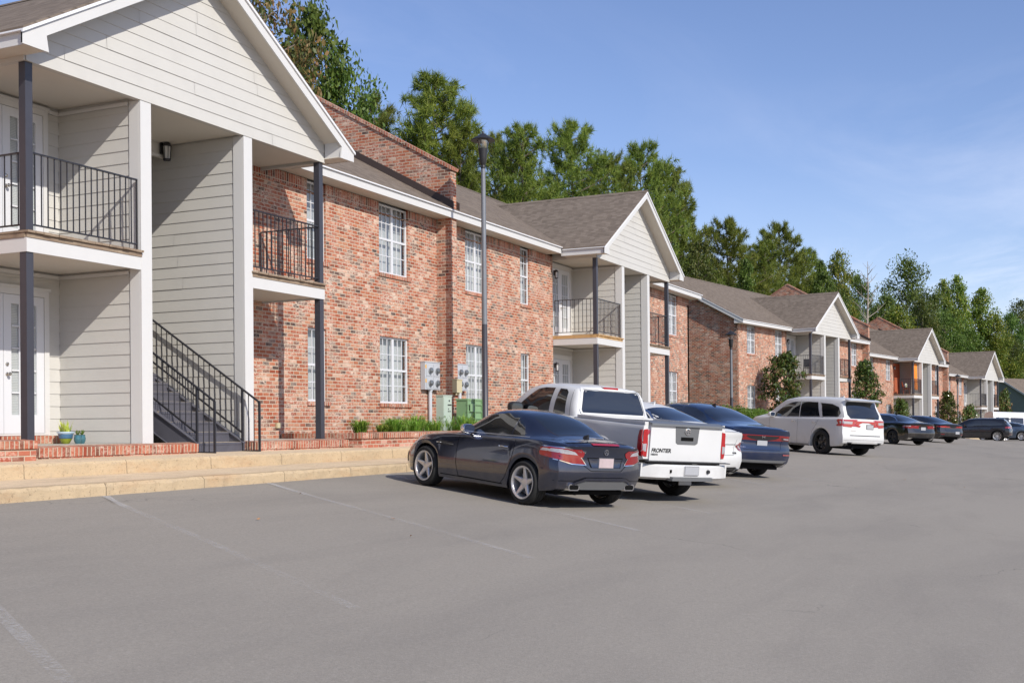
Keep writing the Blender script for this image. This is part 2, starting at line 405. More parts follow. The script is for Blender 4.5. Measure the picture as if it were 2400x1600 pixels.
def backz(x, y, o):
    f = floorz(x); z = f-.50
    if o < 2: z = f-.72
    if o > 20: z += (o-20)*.12
    return z
MT['grass_soil'] = paint('grass_soil', (.085,.11,.035), .95, .1, var=.5, vscale=3, bump=.5, dirt=.5)
sheet('hillside', XS, [.5,2.,2.2,2.6,6,12,18,20,22,26,32,40,55,80,140], backz, 'grass_soil', kind='structure')
# pavement : kerb, sidewalk tread, riser, upper slab (swept cross-section with chipped, uneven edges)
def pavement(name, x0, x1, step, hi=2.75):
    g = MB(); rows = []; n = int((x1-x0)/step)
    for i in range(n+1):
        x = x0+(x1-x0)*i/n; f = floorz(x); yk = ykerb(x)
        j = lambda a: random.uniform(-a, a)
        kb = f-.60-.25
        sec = [(0.0, kb), (.0+j(.010), f-.475+j(.012)), (.03+j(.012), f-.435+j(.006)), (.16, f-.428), (1.38, f-.405), (1.40, f-.40), (1.405+j(.006), f-.245+j(.006)), (1.43+j(.006), f-.212+j(.003)), (1.62, f-.208), (hi, f-.185)]
        rows.append([(x, yk+a, z) for a, z in sec])
    m = len(rows[0]); g.add([p for r in rows for p in r], [(i*m+k, (i+1)*m+k, (i+1)*m+k+1, i*m+k+1) for i in range(len(rows)-1) for k in range(m-1)], 0, True)
    # faces of the horizontal treads use the walk finish
    for fi, f in enumerate(g.f):
        k = f[0] % m
        g.mi[fi] = 1 if k in (3, 7, 8) else 0
        g.sm[fi] = False
    return g.build(name, ['concrete', 'walk'], kind='structure')
pavement('sidewalk', -14, 52, .13)
pavement('sidewalk', 52, 150, 1.0)
# worn parking lines
mt = bpy.data.materials.new('line_paint'); mt.use_nodes = True; nt = mt.node_tree; nt.nodes.clear(); q = NT(nt)
out = q.n('ShaderNodeOutputMaterial'); bs = q.n('ShaderNodeBsdfPrincipled'); tr = q.n('ShaderNodeBsdfTransparent'); mx = q.n('ShaderNodeMixShader')
bs.inputs['Base Color'].default_value = (.62,.61,.60,1); bs.inputs['Roughness'].default_value = .8
wv = q.noise(q.pos(), 26, 5, .7); lg = q.noise(q.pos(), 1.1, 3)
sv = q.sep(q.uv()); fade = q.maprange(sv[1], 0.0, 1.6, 1.25, .34)
wear = q.m('ADD', q.m('ADD', wv, q.m('MULTIPLY', q.m('SUBTRACT', lg, .5), .5)), q.m('MULTIPLY', fade, .32))
alpha = q.m('MULTIPLY', q.maprange(wear, .52, .90), .40)
q.l(alpha, mx.inputs[0]); q.l(tr.outputs[0], mx.inputs[1]); q.l(bs.outputs[0], mx.inputs[2]); q.l(mx.outputs[0], out.inputs[0]); MT['line'] = mt
PA = R(30.0); LD = (-math.sin(PA), -math.cos(PA))
for k in range(-4, 26):
    x0 = 10.95+3.28*k+(.45 if k == -1 else 0); L = 6.7
    if x0 > 92: break
    g = MB(); w = .105/2; vs = []
    y0 = ykerb(x0)+.0
    n = 18
    for i in range(n+1):
        t = .08+L*i/n
        for s in (-1, 1):
            x = x0+LD[0]*t+s*w*math.cos(PA); y = y0+LD[1]*t-s*w*math.sin(PA)
            vs.append((x, y, gz(x, y)+und(x, y)*(1 if y < ykerb(x)-.4 else 0)+.006))
    g.add(vs, [(2*i, 2*i+1, 2*i+3, 2*i+2) for i in range(n)])
    o = g.build('parking_line', 'line', kind='structure')
    uvd = o.data.uv_layers[0].data
    for li, lp in enumerate(o.data.loops): uvd[li].uv = ((lp.vertex_index % 2)*.1, (lp.vertex_index//2)*L/n)

# ------------------------------------------------------------------ building kit (local: x along facade, y depth, z up from porch floor)
CS = .206
def siding(g, P, a0, a1, z0, z1, clip=None, m=0, phase=0.):
    z = z0-phase
    while z < z1-1e-4:
        zt = min(z+CS, z1); zb = max(z, z0)
        ob, ot = .015, .004
        if clip is None: A0, A1, B0, B1 = a0, a1, a0, a1
        else:
            A0, A1 = clip(zb); B0, B1 = clip(zt)
            if A1-A0 < .02: break
            if B1 < B0: B0 = B1 = (B0+B1)/2
        if min(A1,B1)-max(A0,B0) > 2.2:
            j = max(A0,B0)+.5+(min(A1,B1)-max(A0,B0)-1.)*random.random(); e = .0018
            g.add([P(A0,zb,ob), P(j-e,zb,ob), P(j-e,zt,ot), P(B0,zt,ot)], [(0,1,2,3)], m); g.add([P(j+e,zb,ob+.003), P(A1,zb,ob), P(B1,zt,ot), P(j+e,zt,ot+.003)], [(0,1,2,3)], m)
        else: g.add([P(A0,zb,ob), P(A1,zb,ob), P(B1,zt,ot), P(B0,zt,ot)], [(0,1,2,3)], m)
        g.add([P(A0,zb,0.), P(A1,zb,0.), P(A1,zb,ob), P(A0,zb,ob)], [(0,1,2,3)], m)
        z += CS
FY = lambda c: (lambda a, z, o: (a, c-o, z))      # faces -y
FX = lambda c: (lambda a, z, o: (c-o, a, z))      # faces -x
FXP = lambda c: (lambda a, z, o: (c+o, a, z))     # faces +x
def wall_holes(g, x0, x1, z0, z1, y, holes, depth=.16, m=0, ax='x'):
    """brick face at y with rectangular openings and their reveals"""
    P = (lambda a, z, d=0.: (a, y+d, z)) if ax == 'x' else (lambda a, z, d=0.: (y+d, a, z))
    xs = sorted({x0, x1, *[h[0] for h in holes], *[h[1] for h in holes]}); zs = sorted({z0, z1, *[h[2] for h in holes], *[h[3] for h in holes]})
    for a, b in zip(xs, xs[1:]):
        for c, d in zip(zs, zs[1:]):
            if any(h[0]-1e-6 <= a and b <= h[1]+1e-6 and h[2]-1e-6 <= c and d <= h[3]+1e-6 for h in holes): continue
            g.quad(P(a,c), P(b,c), P(b,d), P(a,d), m)
    for a, b, c, d in holes:
        g.quad(P(a,c), P(a,d), P(a,d,depth), P(a,c,depth), m); g.quad(P(b,c,depth), P(b,d,depth), P(b,d), P(b,c), m)
        g.quad(P(a,d), P(b,d), P(b,d,depth), P(a,d,depth), m); g.quad(P(a,c,depth), P(b,c,depth), P(b,c), P(a,c), m)
def window(parent, x0, x1, z0, z1, y, halves=1, label=None, curtain='blind'):
    g = MB(); ft = .045; yf, yb = y+.055, y+.10
    def frame(a, b):
        g.box(a, a+ft, yf, yb, z0, z1); g.box(b-ft, b, yf, yb, z0, z1)
        g.box(a+ft, b-ft, yf, yb, z0, z0+ft); g.box(a+ft, b-ft, yf, yb, z1-ft, z1)
        zm = (z0+z1)/2; g.box(a+ft, b-ft, yf-.008, yb-.01, zm-.025, zm+.025)
        iw = (b-a-2*ft); nc = 3 if iw > .5 else 2
        for k in range(1, nc):
            xx = a+ft+iw*k/nc
            g.box(xx-.009, xx+.009, yf+.012, yb-.014, z0+ft, zm-.025); g.box(xx-.009, xx+.009, yf+.012, yb-.014, zm+.025, z1-ft)
        for zz in ((z0+ft+zm)/2, (z1-ft+zm)/2):
            for k in range(nc): 
                xa = a+ft+iw*k/nc+.009; xb = a+ft+iw*(k+1)/nc-.009
                g.box(xa, xb, yf+.014, yb-.016, zz-.009, zz+.009)
    if halves == 1: frame(x0, x1)
    else: xm = (x0+x1)/2; frame(x0, xm); frame(xm+.001, x1)
    w = g.build('window', 'white', parent, label)
    p = MB(); p.quad((x0+.02,yf+.03,z0+.02),(x1-.02,yf+.03,z0+.02),(x1-.02,yf+.03,z1-.02),(x0+.02,yf+.03,z1-.02)); p.build('pane', 'glass', w)
    b = MB(); b.quad((x0-.1,y+.24,z0-.1),(x1+.1,y+.24,z0-.1),(x1+.1,y+.24,z1+.1),(x0-.1,y+.24,z1+.1)); b.build('blind', curtain, w)
    s = MB(); s.box(x0-.04, x1+.10, y-.035, y+.10, z0-.095, z0-.004); s.build('sill', 'rowlock', w)
    return w
def lantern(parent, x, y, z, s=1., face=-1):
    g = MB(); c = (x, y+face*.10*s, z)
    g.box(x-.05*s, x+.05*s, y+face*.03*s, y, z-.02*s, z+.16*s); g.tube([(x,y,z+.10*s),(x,y+face*.07*s,z+.19*s),c and (x,y+face*.10*s,z+.17*s)], .008*s, 6)
    g.lathe([(.01,.17*s),(.05*s,.15*s),(.075*s,.10*s),(.078*s,.09*s)], 12, 0, c); g.lathe([(.05*s,-.14*s),(.06*s,-.13*s),(.065*s,-.11*s)], 12, 0, c)
    for k in range(6):
        t = k*math.pi/3; g.bar((c[0]+.055*s*math.cos(t),c[1]+.055*s*math.sin(t),z-.12*s),(c[0]+.068*s*math.cos(t),c[1]+.068*s*math.sin(t),z+.10*s),.008*s,.008*s)
    l = g.build('lantern', 'dark', parent); b = MB(); b.lathe([(.045*s,-.12*s),(.06*s,.09*s)], 12, 0, c); b.build('lamp_glass', MT['lampglass'], l)
MT['lampglass'] = paint('lamp_glass', (.55,.56,.55), .15, .6)
def door(parent, x0, x1, z0, z1, y, label=None, col='white'):
    g = MB(); t = .10
    g.box(x0-t, x0, y-.05, y, z0, z1+t); g.box(x1, x1+t, y-.05, y, z0, z1+t); g.box(x0, x1, y-.05, y, z1, z1+t)
    g.box(x0-t-.03, x1+t+.03, y-.06, y, z1+t, z1+t+.05); g.box(x0, x1, y-.05, y, z0, z0+.03)
    fr = g.build('door_frame', 'trim', parent)
    xm = (x0+x1)/2
    for a, b, hs in ((x0+.006, xm-.004, 1), (xm+.004, x1-.006, -1)):
        d = MB(); yf, yb = y-.040, y-.004; st = .15; zb0 = z0+.33; zt0 = z1-.15
        za = z0+.035
        d.box(a, a+st, yf, yb, za, z1-.006); d.box(b-st, b, yf, yb, za, z1-.006); d.box(a+st, b-st, yf, yb, za, zb0); d.box(a+st, b-st, yf, yb, zt0, z1-.006)
        w = b-a-2*st
        for k in (1, 2):
            xx = a+st+w*k/3; d.box(xx-.012, xx+.012, yf+.004, yb-.006, zb0, zt0)
        for k in range(1, 5):
            zz = zb0+(zt0-zb0)*k/5
            for kk in range(3): d.box(a+st+w*kk/3+.012, a+st+w*(kk+1)/3-.012, yf+.004, yb-.006, zz-.012, zz+.012)
        o = d.build('door', col, parent, label)
        p = MB(); p.quad((a+st,yf+.02,zb0),(b-st,yf+.02,zb0),(b-st,yf+.02,zt0),(a+st,yf+.02,zt0)); p.build('pane', 'glass', o)
        p = MB(); p.quad((a+st,yb+.001,zb0),(b-st,yb+.001,zb0),(b-st,yb+.001,zt0),(a+st,yb+.001,zt0)); p.build('blind', 'blind', o)
        if hs < 0:
            h = MB(); hx = a+.06; h.lathe([(.03,0),(.03,-.012),(.012,-.02),(.012,-.05),(.028,-.06),(.03,-.075),(.02,-.09),(.0,-.092)], 12, 0, (hx, yf, z0+.98), axis='y'); h.build('handle', 'brass', o); h = MB(); h.lathe([(.028,0),(.028,-.02),(.012,-.025),(0,-.026)], 12, 0, (hx, yf, z0+1.14), axis='y'); h.build('deadbolt', 'brass', o)
    return fr
def rail_seg(g, p0, p1, n, h0=.10, h1=1.14, r=.009, skip=()):
    p0, p1 = Vector(p0), Vector(p1)
    g.bar(p0+Vector((0,0,h1)), p1+Vector((0,0,h1)), .045, .022); g.bar(p0+Vector((0,0,h0)), p1+Vector((0,0,h0)), .035, .02)
    for i in range(n+1):
        p = p0.lerp(p1, i/n); w = .022 if i in (0, n) else .0145
        g.bar(p+Vector((0,0,h0 if i not in (0,n) else 0)), p+Vector((0,0,h1)), w, w)
FB, DT, BB, BT = 2.79, 3.10, 5.53, 5.66
RZ, RS, GS = 5.90, .545, .583
def balcony(parent, side, woodm='wood', n_w=17, n_d=9, fur=True):
    """side -1 = left bay, +1 = right bay"""
    xo, xi = 3.73*side, 1.42*side; a, b = min(xo, xi), max(xo, xi)
    a2, b2 = (a, b-.004) if side < 0 else (a+.004-.21+.21, b)
    g = MB()
    g.box(a, b, .0, .035, FB, FB+.205); 
    ex = xo; g.box(min(ex, ex-side*.035), max(ex, ex-side*.035), .0352, 1.53, FB, FB+.205)     # end fascia
    g.box(min(xi, ex-side*.036), max(xi, ex-side*.036), .036, 1.78, FB+.035, FB+.06, 1)                        # soffit
    o = g.build('balcony', ['trim', 'soffit'], parent)
    w = MB()
    w.box(a-.0, b, -.012, .03, FB+.206, DT-.038); w.box(min(ex+side*.012, ex-side*.03), max(ex+side*.012, ex-side*.03), .031, 1.53, FB+.206, DT-.038)
    # deck boards, ends showing a ragged edge over the rim
    x = a-.02
    while x < b-.02:
        wd = .138; e = random.uniform(-.035, -.012)
        w.box(x, min(x+wd, b-.002), e-.03, 1.78, DT-.036+random.uniform(-.003,.003), DT-.002)
        x += wd+.006
    w.build('deck', woodm, o)
    r = MB(); px = 3.64*side
    rail_seg(r, (px, .06, DT), (1.46*side, .06, DT), n_w); rail_seg(r, (px, .12, DT), (px, 1.50, DT), n_d)
    r.build('railing', 'dark', o)
    return o
def post(parent, x, z0, z1, s=.065):
    g = MB(); g.box(x-s, x+s, .02, .02+2*s, z0, z1); g.box(x-s-.012, x+s+.012, .008, .03+2*s+.002, z0, z0+.012); return g.build('post', 'post', parent)
def staircase(parent, z0=-.20):
    xl, xr, y0 = -.12, 1.10, -.02; rise, run, n = .1835, .285, 18
    st = MB(); s = rise/run
    def sy(z): return y0+(z-z0)/s
    for x in (xl, xr):
        yt = y0+n*run; zt = z0+n*rise
        st.prism([(y0-.02, z0), (y0+.36, z0), (yt+.2, zt-.32), (yt+.2, zt+.02), (y0-.02, z0+.16)], x-.012, x+.012, 'x')
        for dz0 in (0,):  # channel flanges
            st.prism([(y0-.02, z0+.16), (yt+.2, zt+.02), (yt+.2, zt+.035), (y0-.02, z0+.175)], x-.045, x+.045, 'x')
            st.prism([(y0+.36, z0-.0), (yt+.2, zt-.32), (yt+.2, zt-.305), (y0+.34, z0+.0)], x-.045, x+.045, 'x')
    o = st.build('staircase', 'stairp', parent)
    rs = MB(); tr = MB()
    for i in range(n):
        y = y0+.02+i*run; z = z0+i*rise
        rs.box(xl+.013, xr-.013, y, y+.012, z+.002, z+rise-.045)
        rs.box(xl+.013, xr-.013, y-.01, y+.0, z+rise-.045, z+rise-.002)
        tr.box(xl+.014, xr-.014, y-.008, y+run+.01, z+rise-.030, z+rise)
    rs.build('riser', 'stairp', o); tr.build('tread', 'tread', o)
    for x, lab in ((xl-.0, 0), (xr+.0, 1)):
        r = MB(); sl = s; H = .98
        ya = y0-.36; yb = y0+n*run*.98
        top = lambda y: z0+.16+(y-y0)*s+H-.02
        r.tube([(x, ya, top(ya)), (x, yb, top(yb))], .021, 8); 
        r.bar((x, y0+.02, top(y0+.02)-H+.19), (x, yb, top(yb)-H+.19), .028, .028)
        zg = z0
        for yy in (ya, y0+.02): r.bar((x, yy, zg), (x, yy, top(yy)), .034, .034)
        for yy in (ya+.12, ya+.24): r.bar((x, yy, zg+.02), (x, yy, top(yy)), .012, .012)
        r.bar((x, ya, zg+.02), (x, y0+.02, zg+.02), .03, .02)
        yy = y0+.14
        while yy < yb: r.bar((x, yy, top(yy)-H+.19), (x, yy, top(yy)), .0125, .0125); yy += .125
        r.build('handrail', 'dark', o)
    # landing at the head of the flight
    l = MB(); l.box(-1.19, 1.19, y0+n*run+.02, y0+n*run+2.4, DT-.12, DT-.01); l.build('landing', 'stairp', o)
    return o
def unit(root, xc, zf, spec):
    """one 22.55 m bay group with the projecting gable"""
    h = 11.275; L, Rr = spec.get('x0', -h), spec.get('x1', h)
    e = bpy.data.objects.new('unit', None)   # temporary frame: parts are parented to the building, so bake offset through SHIFT
    global SHIFT
    SHIFT = (xc, 0., zf)
    wins = spec['wins']                                       # (x0,x1,z0,z1,halves)
    ground = -.75
    def holes(a, b): return [(w[0], w[1], w[2], w[3]) for w in wins if w[0] > a and w[1] < b]
    g = MB()
    gR = MB()
    wall_holes(g, L, -3.74, ground, BT-.25, 1.53, [q_ for q_ in holes(L, -3.7) if q_[3] <= BT-.25] + [(a,b,c,BT-.25) for a,b,c,d in holes(L,-3.7) if d > BT-.25])
    wall_holes(gR, 3.30, Rr, ground, BT-.25, 1.53, [q_ for q_ in holes(3.3, Rr) if q_[3] <= BT-.25] + [(a,b,c,BT-.25) for a,b,c,d in holes(3.3,Rr) if d > BT-.25])
    g.quad((-3.74,1.53,ground), (-3.74,1.81,ground), (-3.74,1.81,BT-.25), (-3.74,1.53,BT-.25)); gR.quad((3.30,1.53,ground), (3.30,1.81,ground), (3.30,1.81,BT-.25), (3.30,1.53,BT-.25))
    g.box(L, -3.6, 1.85, 1.95, ground, 5.5); gR.box(3.3, Rr, 1.85, 1.95, ground, 5.5)          # backing leaf behind the openings
    g2 = g.build('brick_wall', 'brick', root); gR.build('brick_wall', 'brick', root)
    sd = MB()
    def sold(a, b):
        cuts = sorted([(w[0], w[1]) for w in wins if w[3] > BT-.26 and w[0] > a and w[1] < b]); x = a
        for c in cuts + [(b, b)]:
            if c[0]-x > .01: sd.box(x, c[0], 1.523, 1.60, BT-.25, BT-.001)
            x = c[1]
    sold(L, -3.74); sold(3.30, Rr)
    build_split(sd, 'soldier_course', 'soldier', g2)
    for w in wins: window(root, w[0], w[1], w[2], min(w[3], BT-.012), 1.53, w[4], curtain=w[5] if len(w) > 5 else 'blind')
    # rear wall
    b = MB(); b.box(L, Rr, 12.4, 12.6, ground, BT); b.build('brick_wall', 'brick', root)
    # siding walls of the two bays and the stairwell
    s = MB(); q0 = .0
    for sg in (-1, 1):
        xa, xb = (-3.735, -1.42) if sg < 0 else (1.42, 3.295)
        for z0, z1 in ((0.0, FB+.03), (DT, BB+.06)):
            siding(s, FY(1.81), xa, xb, z0, z1)
        s.box(xa, xb, 1.812, 1.95, 0, BB+.06)
    for c, zt in ((-1.41, BB), (1.21, BB)):
        s.box(c, c+.20, .03, 9.2, -.02, BB-.001); s.box(c+.01, c+.19, .11, 9.1, BB-.001, BB+.08)
    # left faces (-x): bay side of left wall, stair side of right wall
    siding(s, FX(-1.41), .26, 1.80, 0., FB-.0); siding(s, FX(-1.41), .26, 1.80, DT, BB)
    siding(s, FX(1.21), .26, 9.0, -.05, BB)
    siding(s, FXP(-1.21), .26, 9.0, -.05, BB); siding(s, FXP(1.41), .26, 1.80, 0., FB); siding(s, FXP(1.41), .26, 1.80, DT, BB)
    s.box(-1.20, 1.20, 9.2, 9.3, -.2, BB)     # end of the stairwell
    sw = s.build('siding_wall', 'siding', root)
    t = MB()
    for c in (-1.41, 1.21):
        t.box(c-.022, c+.222, -.004, .028, -.02, BB-.002)                                    # front cover board
        t.box(c-.024, c-.002, .03, .235, -.02, BB-.002); t.box(c+.202, c+.224, .03, .235, -.02, BB-.002)
    for z in (FB-.06, BB-.06):                                                             # inner crown trims
        t.box(-3.72, -1.44, 1.765, 1.785, z, z+.06); t.box(-1.455, -1.435, .25, 1.76, z, z+.055)
    t.box(1.44, 3.29, 1.765, 1.785, FB-.06, FB)
    t.box(3.20, 3.298, 1.74, 1.785, 0, BB); 
    build_split(t, 'corner_trim', 'trim', sw)
    # ceiling + gable beam
    c = MB(); c.box(-3.66, -1.40, .105, 1.80, BB+.055, BB+.075); c.box(1.40, 3.66, .105, 1.80, BB+.055, BB+.075); c.box(-1.215, 1.215, .105, 9.1, BB+.02, BB+.04)
    build_split(c, 'ceiling', 'soffit', root)
    gb = MB()
    lo = BB
    sl = lambda z: ((-(8.17-z)/GS), ((8.17-z)/GS))
    def clip(z):
        a, b_ = sl(z); return max(a, -3.73), min(b_, 3.73)
    siding(gb, FY(0.), -3.73, 3.73, lo, 8.1, clip)
    gb.prism([(-3.73,lo),(3.73,lo),(3.73,5.98),(0,8.14),(-3.73,5.98)], .002, .10, 'y')
    for sg in (-1, 1):
        x = 3.73*sg; gb.box(min(x, x-sg*.06), max(x, x-sg*.06), .102, 1.53, BB, 5.95)
    gbo = gb.build('gable', 'siding', root)
    # roof : main slopes + cross gable
    rf = MB()
    oL, oR = spec.get('ovL', 0.), spec.get('ovR', 0.)
    yr, zr = 7.0, RZ+RS*6.0
    th = .03
    def slope_quad(x0, x1, y0, y1):
        z0 = RZ+RS*(y0-1.0) if y0 <= 7 else 0
        rf.hexa([(x0,y0,RZ+RS*(y0-1)-th),(x1,y0,RZ+RS*(y0-1)-th),(x1,y1,RZ+RS*(y1-1)-th),(x0,y1,RZ+RS*(y1-1)-th),(x0,y0,RZ+RS*(y0-1)),(x1,y0,RZ+RS*(y0-1)),(x1,y1,RZ+RS*(y1-1)),(x0,y1,RZ+RS*(y1-1))])
    X0, X1 = L-oL, Rr+oR
    slope_quad(X0, X1, 1.0, 7.0)
    rf.hexa([(X0,7.0,zr-th),(X1,7.0,zr-th),(X1,13.0,RZ-th),(X0,13.0,RZ-th),(X0,7.0,zr),(X1,7.0,zr),(X1,13.0,RZ),(X0,13.0,RZ)])
    gh = 4.17; ge = 8.26-GS*gh; yj = lambda u: 1.0+(8.26-GS*abs(u)-RZ)/RS+.12
    for sg in (-1, 1):
        x = gh*sg; p = [(x,-.45,ge),(0,-.45,8.26),(0,yj(0),8.26),(x,yj(gh),ge)]
        if sg > 0: p = [p[1], p[0], p[3], p[2]]
        lower = [(a, b_, c_-.035) for a, b_, c_ in p]
        rf.hexa(lower+p)
    ro = rf.build('roof', 'shingle', root)
    rc = MB()
    rc.prism([(-.16,8.262-.16*GS+.012),(0,8.29),(.16,8.262-.16*GS+.012),(0,8.268)], -.46, yj(0)+.0, 'y')
    rc.prism([(6.84,zr-.16*RS+.012),(7.0,zr+.03),(7.16,zr-.16*RS+.012),(7.0,zr+.006)], X0, X1, 'x')
    rc.build('ridge_cap', 'shingle', ro)
    fs = MB()
    for a, b_ in ((X0, -gh-.0), (gh+.0, X1)):
        fs.box(a, b_, 1.03, 1.055, BT+.005, RZ-.06)                   # fascia
        fs.box(a, b_, 1.056, 1.54, BT+.012, BT+.03, 1)               # soffit
        fs.box(a, b_, .985, 1.035, RZ-.058, RZ-.032, 2)              # drip edge
    # gable side eaves
    for sg in (-1, 1):
        x = 4.12*sg; a, b_ = sorted((x, x-sg*.022))
        fs.box(a, b_, -.40, 1.056, ge-.235, ge-.062)
        a, b_ = sorted((x-sg*.023, 3.725*sg)); fs.box(a, b_, -.40, 1.03, ge-.225, ge-.205, 1)
        a, b_ = sorted((4.175*sg, 4.10*sg)); fs.box(a, b_, -.42, 1.0, ge-.060, ge-.036, 2)
        a, b_ = sorted((3.735*sg, 3.76*sg)); fs.box(a, b_, .0, 1.03, BB+.0, ge-.226, 3)
    # rake boards, their soffits, drip edges and the boxed returns
        zt = lambda u: 8.26-GS*abs(u)-.05
        w = .215
        fs.prism([(0, zt(0)-.0), (4.17*sg, zt(4.17)), (4.17*sg, zt(4.17)-w+.03), (3.76*sg, zt(3.76)-w), (0, zt(0)-w)][::sg], -.43, -.402, 'y')
        fs.prism([(4.17*sg, zt(4.17)-.02), (4.17*sg, ge-.24), (3.70*sg, ge-.24), (3.74*sg, zt(3.74)-w+.0)][::sg], -.4305, -.4005, 'y')
        fs.prism([(0, 8.262-.036), (4.19*sg, 8.262-.036-GS*4.19), (4.19*sg, 8.23-.05-GS*4.19), (0, 8.23-.05)][::sg], -.462, -.432, 'y', 2)
        fs.prism([(0, zt(0)-.10), (3.78*sg, zt(3.78)-.10), (3.78*sg, zt(3.78)-.12), (0, zt(0)-.12)][::sg], -.40, -.003, 'y', 1)
        fs.prism([(3.735*sg, ge-.204), (4.094*sg, ge-.204), (4.094*sg, zt(4.094)-.10), (3.735*sg, zt(3.735)-.10)][::sg], -.398, -.02, 'y')
    build_split(fs, 'eaves_board', ['trim', 'soffit', 'drip', 'siding'], ro)
    # balconies, posts, doors
    for sg in (-1, 1):
        balcony(root, sg, spec.get('wood', {}).get(sg, 'wood'), 18 if sg < 0 else 18, 10)
        post(root, 3.655*sg, 0.0 if sg < 0 else 0.0, FB-.002); post(root, 3.655*sg, DT, BB-.002)
    dc = spec.get('doorcol', 'white')
    for z in (.14, DT+.03):
        door(root, -3.44, -1.80, z, z+2.26, 1.786)
        lantern(root, -3.62, 1.53, z+1.95, .9)
    st = MB(); st.box(-3.72, -1.66, 1.48, 1.76, 0., .135); st.build('door_step', 'rowlock', root)
    rl = spec.get('right_rail')
    staircase(root)
    lt = MB(); lt.box(-1.185, 1.185, 1.79, 1.87, 5.29, BB+.018); lt.build('stairwell_header', 'siding', root)
    lt = MB(); lt.box(-1.184, 1.184, 1.765, 1.789, 5.28, 5.335); lt.build('header_trim', 'trim', root)
    lantern(root, 1.03, 1.76, 5.37, 1.15)
    # porch slab with rowlock brick edge
    po = MB(); po.box(L, Rr, .02, 1.80, -.70, -.012) if False else None
    po.box(-3.95, -1.44, .02, 1.80, -.30, -.002); po.box(1.44, 4.5, .02, 1.80, -.30, -.002); po.box(-1.44, 1.44, .02, 9., -.30, -.05)
    p = build_split(po, 'porch_floor', 'floor_c', root)[0]
    rw = MB()
    for a, b_ in ((-3.95, -.30), (1.14, 4.5)):
        rw.hexa([(a,-.18,-.165),(b_,-.18,-.165),(b_,.018,-.165),(a,.018,-.165),(a,-.185,-.03),(b_,-.185,-.03),(b_,.018,-.001),(a,.018,-.001)])
    build_split(rw, 'rowlock_edge', 'rowlock', p)
    bs_ = MB()
    for a, b_ in ((-3.95, -.30), (1.14, 4.5)): bs_.box(a, b_, -.165, .012, -.75, -.166)
    build_split(bs_, 'brick_base', 'ledge', p)
    SHIFT = (0, 0, 0)
def firewall(root, x, zf, label=None, side=1):
    global SHIFT
    SHIFT = (x, 0, zf)
    g = MB(); hw = .15
    zt = lambda y: RZ+RS*(y-1.0)+1.0
    pts = [(1.09,-.75),(1.53,-.75),(1.53,5.2),(12.9,5.2),(13.2,RZ+.8),(7.0,zt(7.0)+.12),(1.09,zt(1.09))]
    g.prism(pts, -hw, hw, 'x'); o = g.build('firewall', 'brick', root)
    c = MB()
    c.prism([(1.05,zt(1.05)),(7.0,zt(7.0)+.122),(7.0,zt(7.0)+.21),(1.02,zt(1.05)+.075)], -hw-.035, hw+.035, 'x')
    c.prism([(7.0,zt(7.0)+.122),(13.22,RZ+.80),(13.25,RZ+.88),(7.0,zt(7.0)+.21)], -hw-.035, hw+.035, 'x')
    c.build('coping', 'rowlock', o)
    f = MB()
    for sg in (-1, 1):
        a, b = sorted((sg*(hw+.002), sg*(hw+.03)))
        f.prism([(1.0,RZ-.0),(7.0,RZ+RS*6-.0),(7.0,RZ+RS*6+.20),(1.0,RZ+.20)], a, b, 'x')
    f.build('flashing', 'flash', o)
    SHIFT = (0, 0, 0)
SHIFT = (0, 0, 0)
_build0 = MB.build
def _b(s, *a, **k):
    if SHIFT != (0, 0, 0): s.v = [(p[0]+SHIFT[0], p[1]+SHIFT[1], p[2]+SHIFT[2]) for p in s.v]
    return _build0(s, *a, **k)
MB.build = _b
W_A = [(8.27,9.65,3.96,5.64,2),(8.27,9.65,.80,2.42,2),(5.30,6.02,3.92,5.64,1),(5.30,6.02,.80,2.42,1),
       (-9.80,-8.42,3.96,5.64,2,'curtain'),(-9.80,-8.42,.80,2.48,2),(-6.22,-5.54,3.92,5.64,1,'curtain'),(-6.22,-5.54,.80,2.42,1)]
W_B = [(sg*a if sg > 0 else -b, b if sg > 0 else -a, z0, z1, 2) for sg in (-1, 1) for a, b in ((8.62,9.86),(4.42,5.62)) for z0, z1 in ((4.10,5.64),(.85,2.32))]
def gable_end(root, x, zf, sg, vent=False):
    """brick end wall closing the roof void, with its rake board"""
    global SHIFT
    SHIFT = (x, 0, zf)
    g = MB(); zr = RZ+RS*6.0-.05
    a, b = sorted((0., -sg*.2)); g.prism([(1.53,-.75),(12.5,-.75),(12.5,RZ-.1),(7.0,zr-.02),(1.53,RZ+RS*.53-.08)], a, b, 'x'); o = g.build('end_wall', 'brick', root)
    t = MB(); a, b = sorted((sg*.30, sg*.325))
    t.prism([(1.03,RZ-.06),(7.0,zr-.01),(7.0,zr-.22),(1.53,RZ+RS*.53-.27),(1.03,BT+.005)], a, b, 'x'); t.prism([(7.0,zr-.01),(13.0,RZ-.06),(13.0,RZ-.26),(7.0,zr-.22)], a, b, 'x')
    a, b = sorted((sg*.002, sg*.299)); t.prism([(1.06,RZ-.10),(7.0,zr-.10),(7.0,zr-.12),(1.06,RZ-.12)], a, b, 'x', 1); t.prism([(1.056,BT+.006),(1.56,BT+.006),(1.56,RZ+.12),(1.056,RZ-.13)], sg*.28 if sg>0 else -.299, sg*.299 if sg>0 else -.28, 'x')
    a, b = sorted((sg*.326, sg*.345)); t.prism([(.985,RZ-.03),(7.0,zr+.03),(7.0,zr-.02),(.985,RZ-.075)], a, b, 'x', 2)
    t.build('rake_board', ['trim', 'soffit', 'drip'], o)
    SHIFT = (0, 0, 0)
A = empty('apartment_building', (15.93, 13.47, -.24), 0., 'two storey red brick apartment building nearest the camera, with pale sided gables, balconies and stairs', 'building')
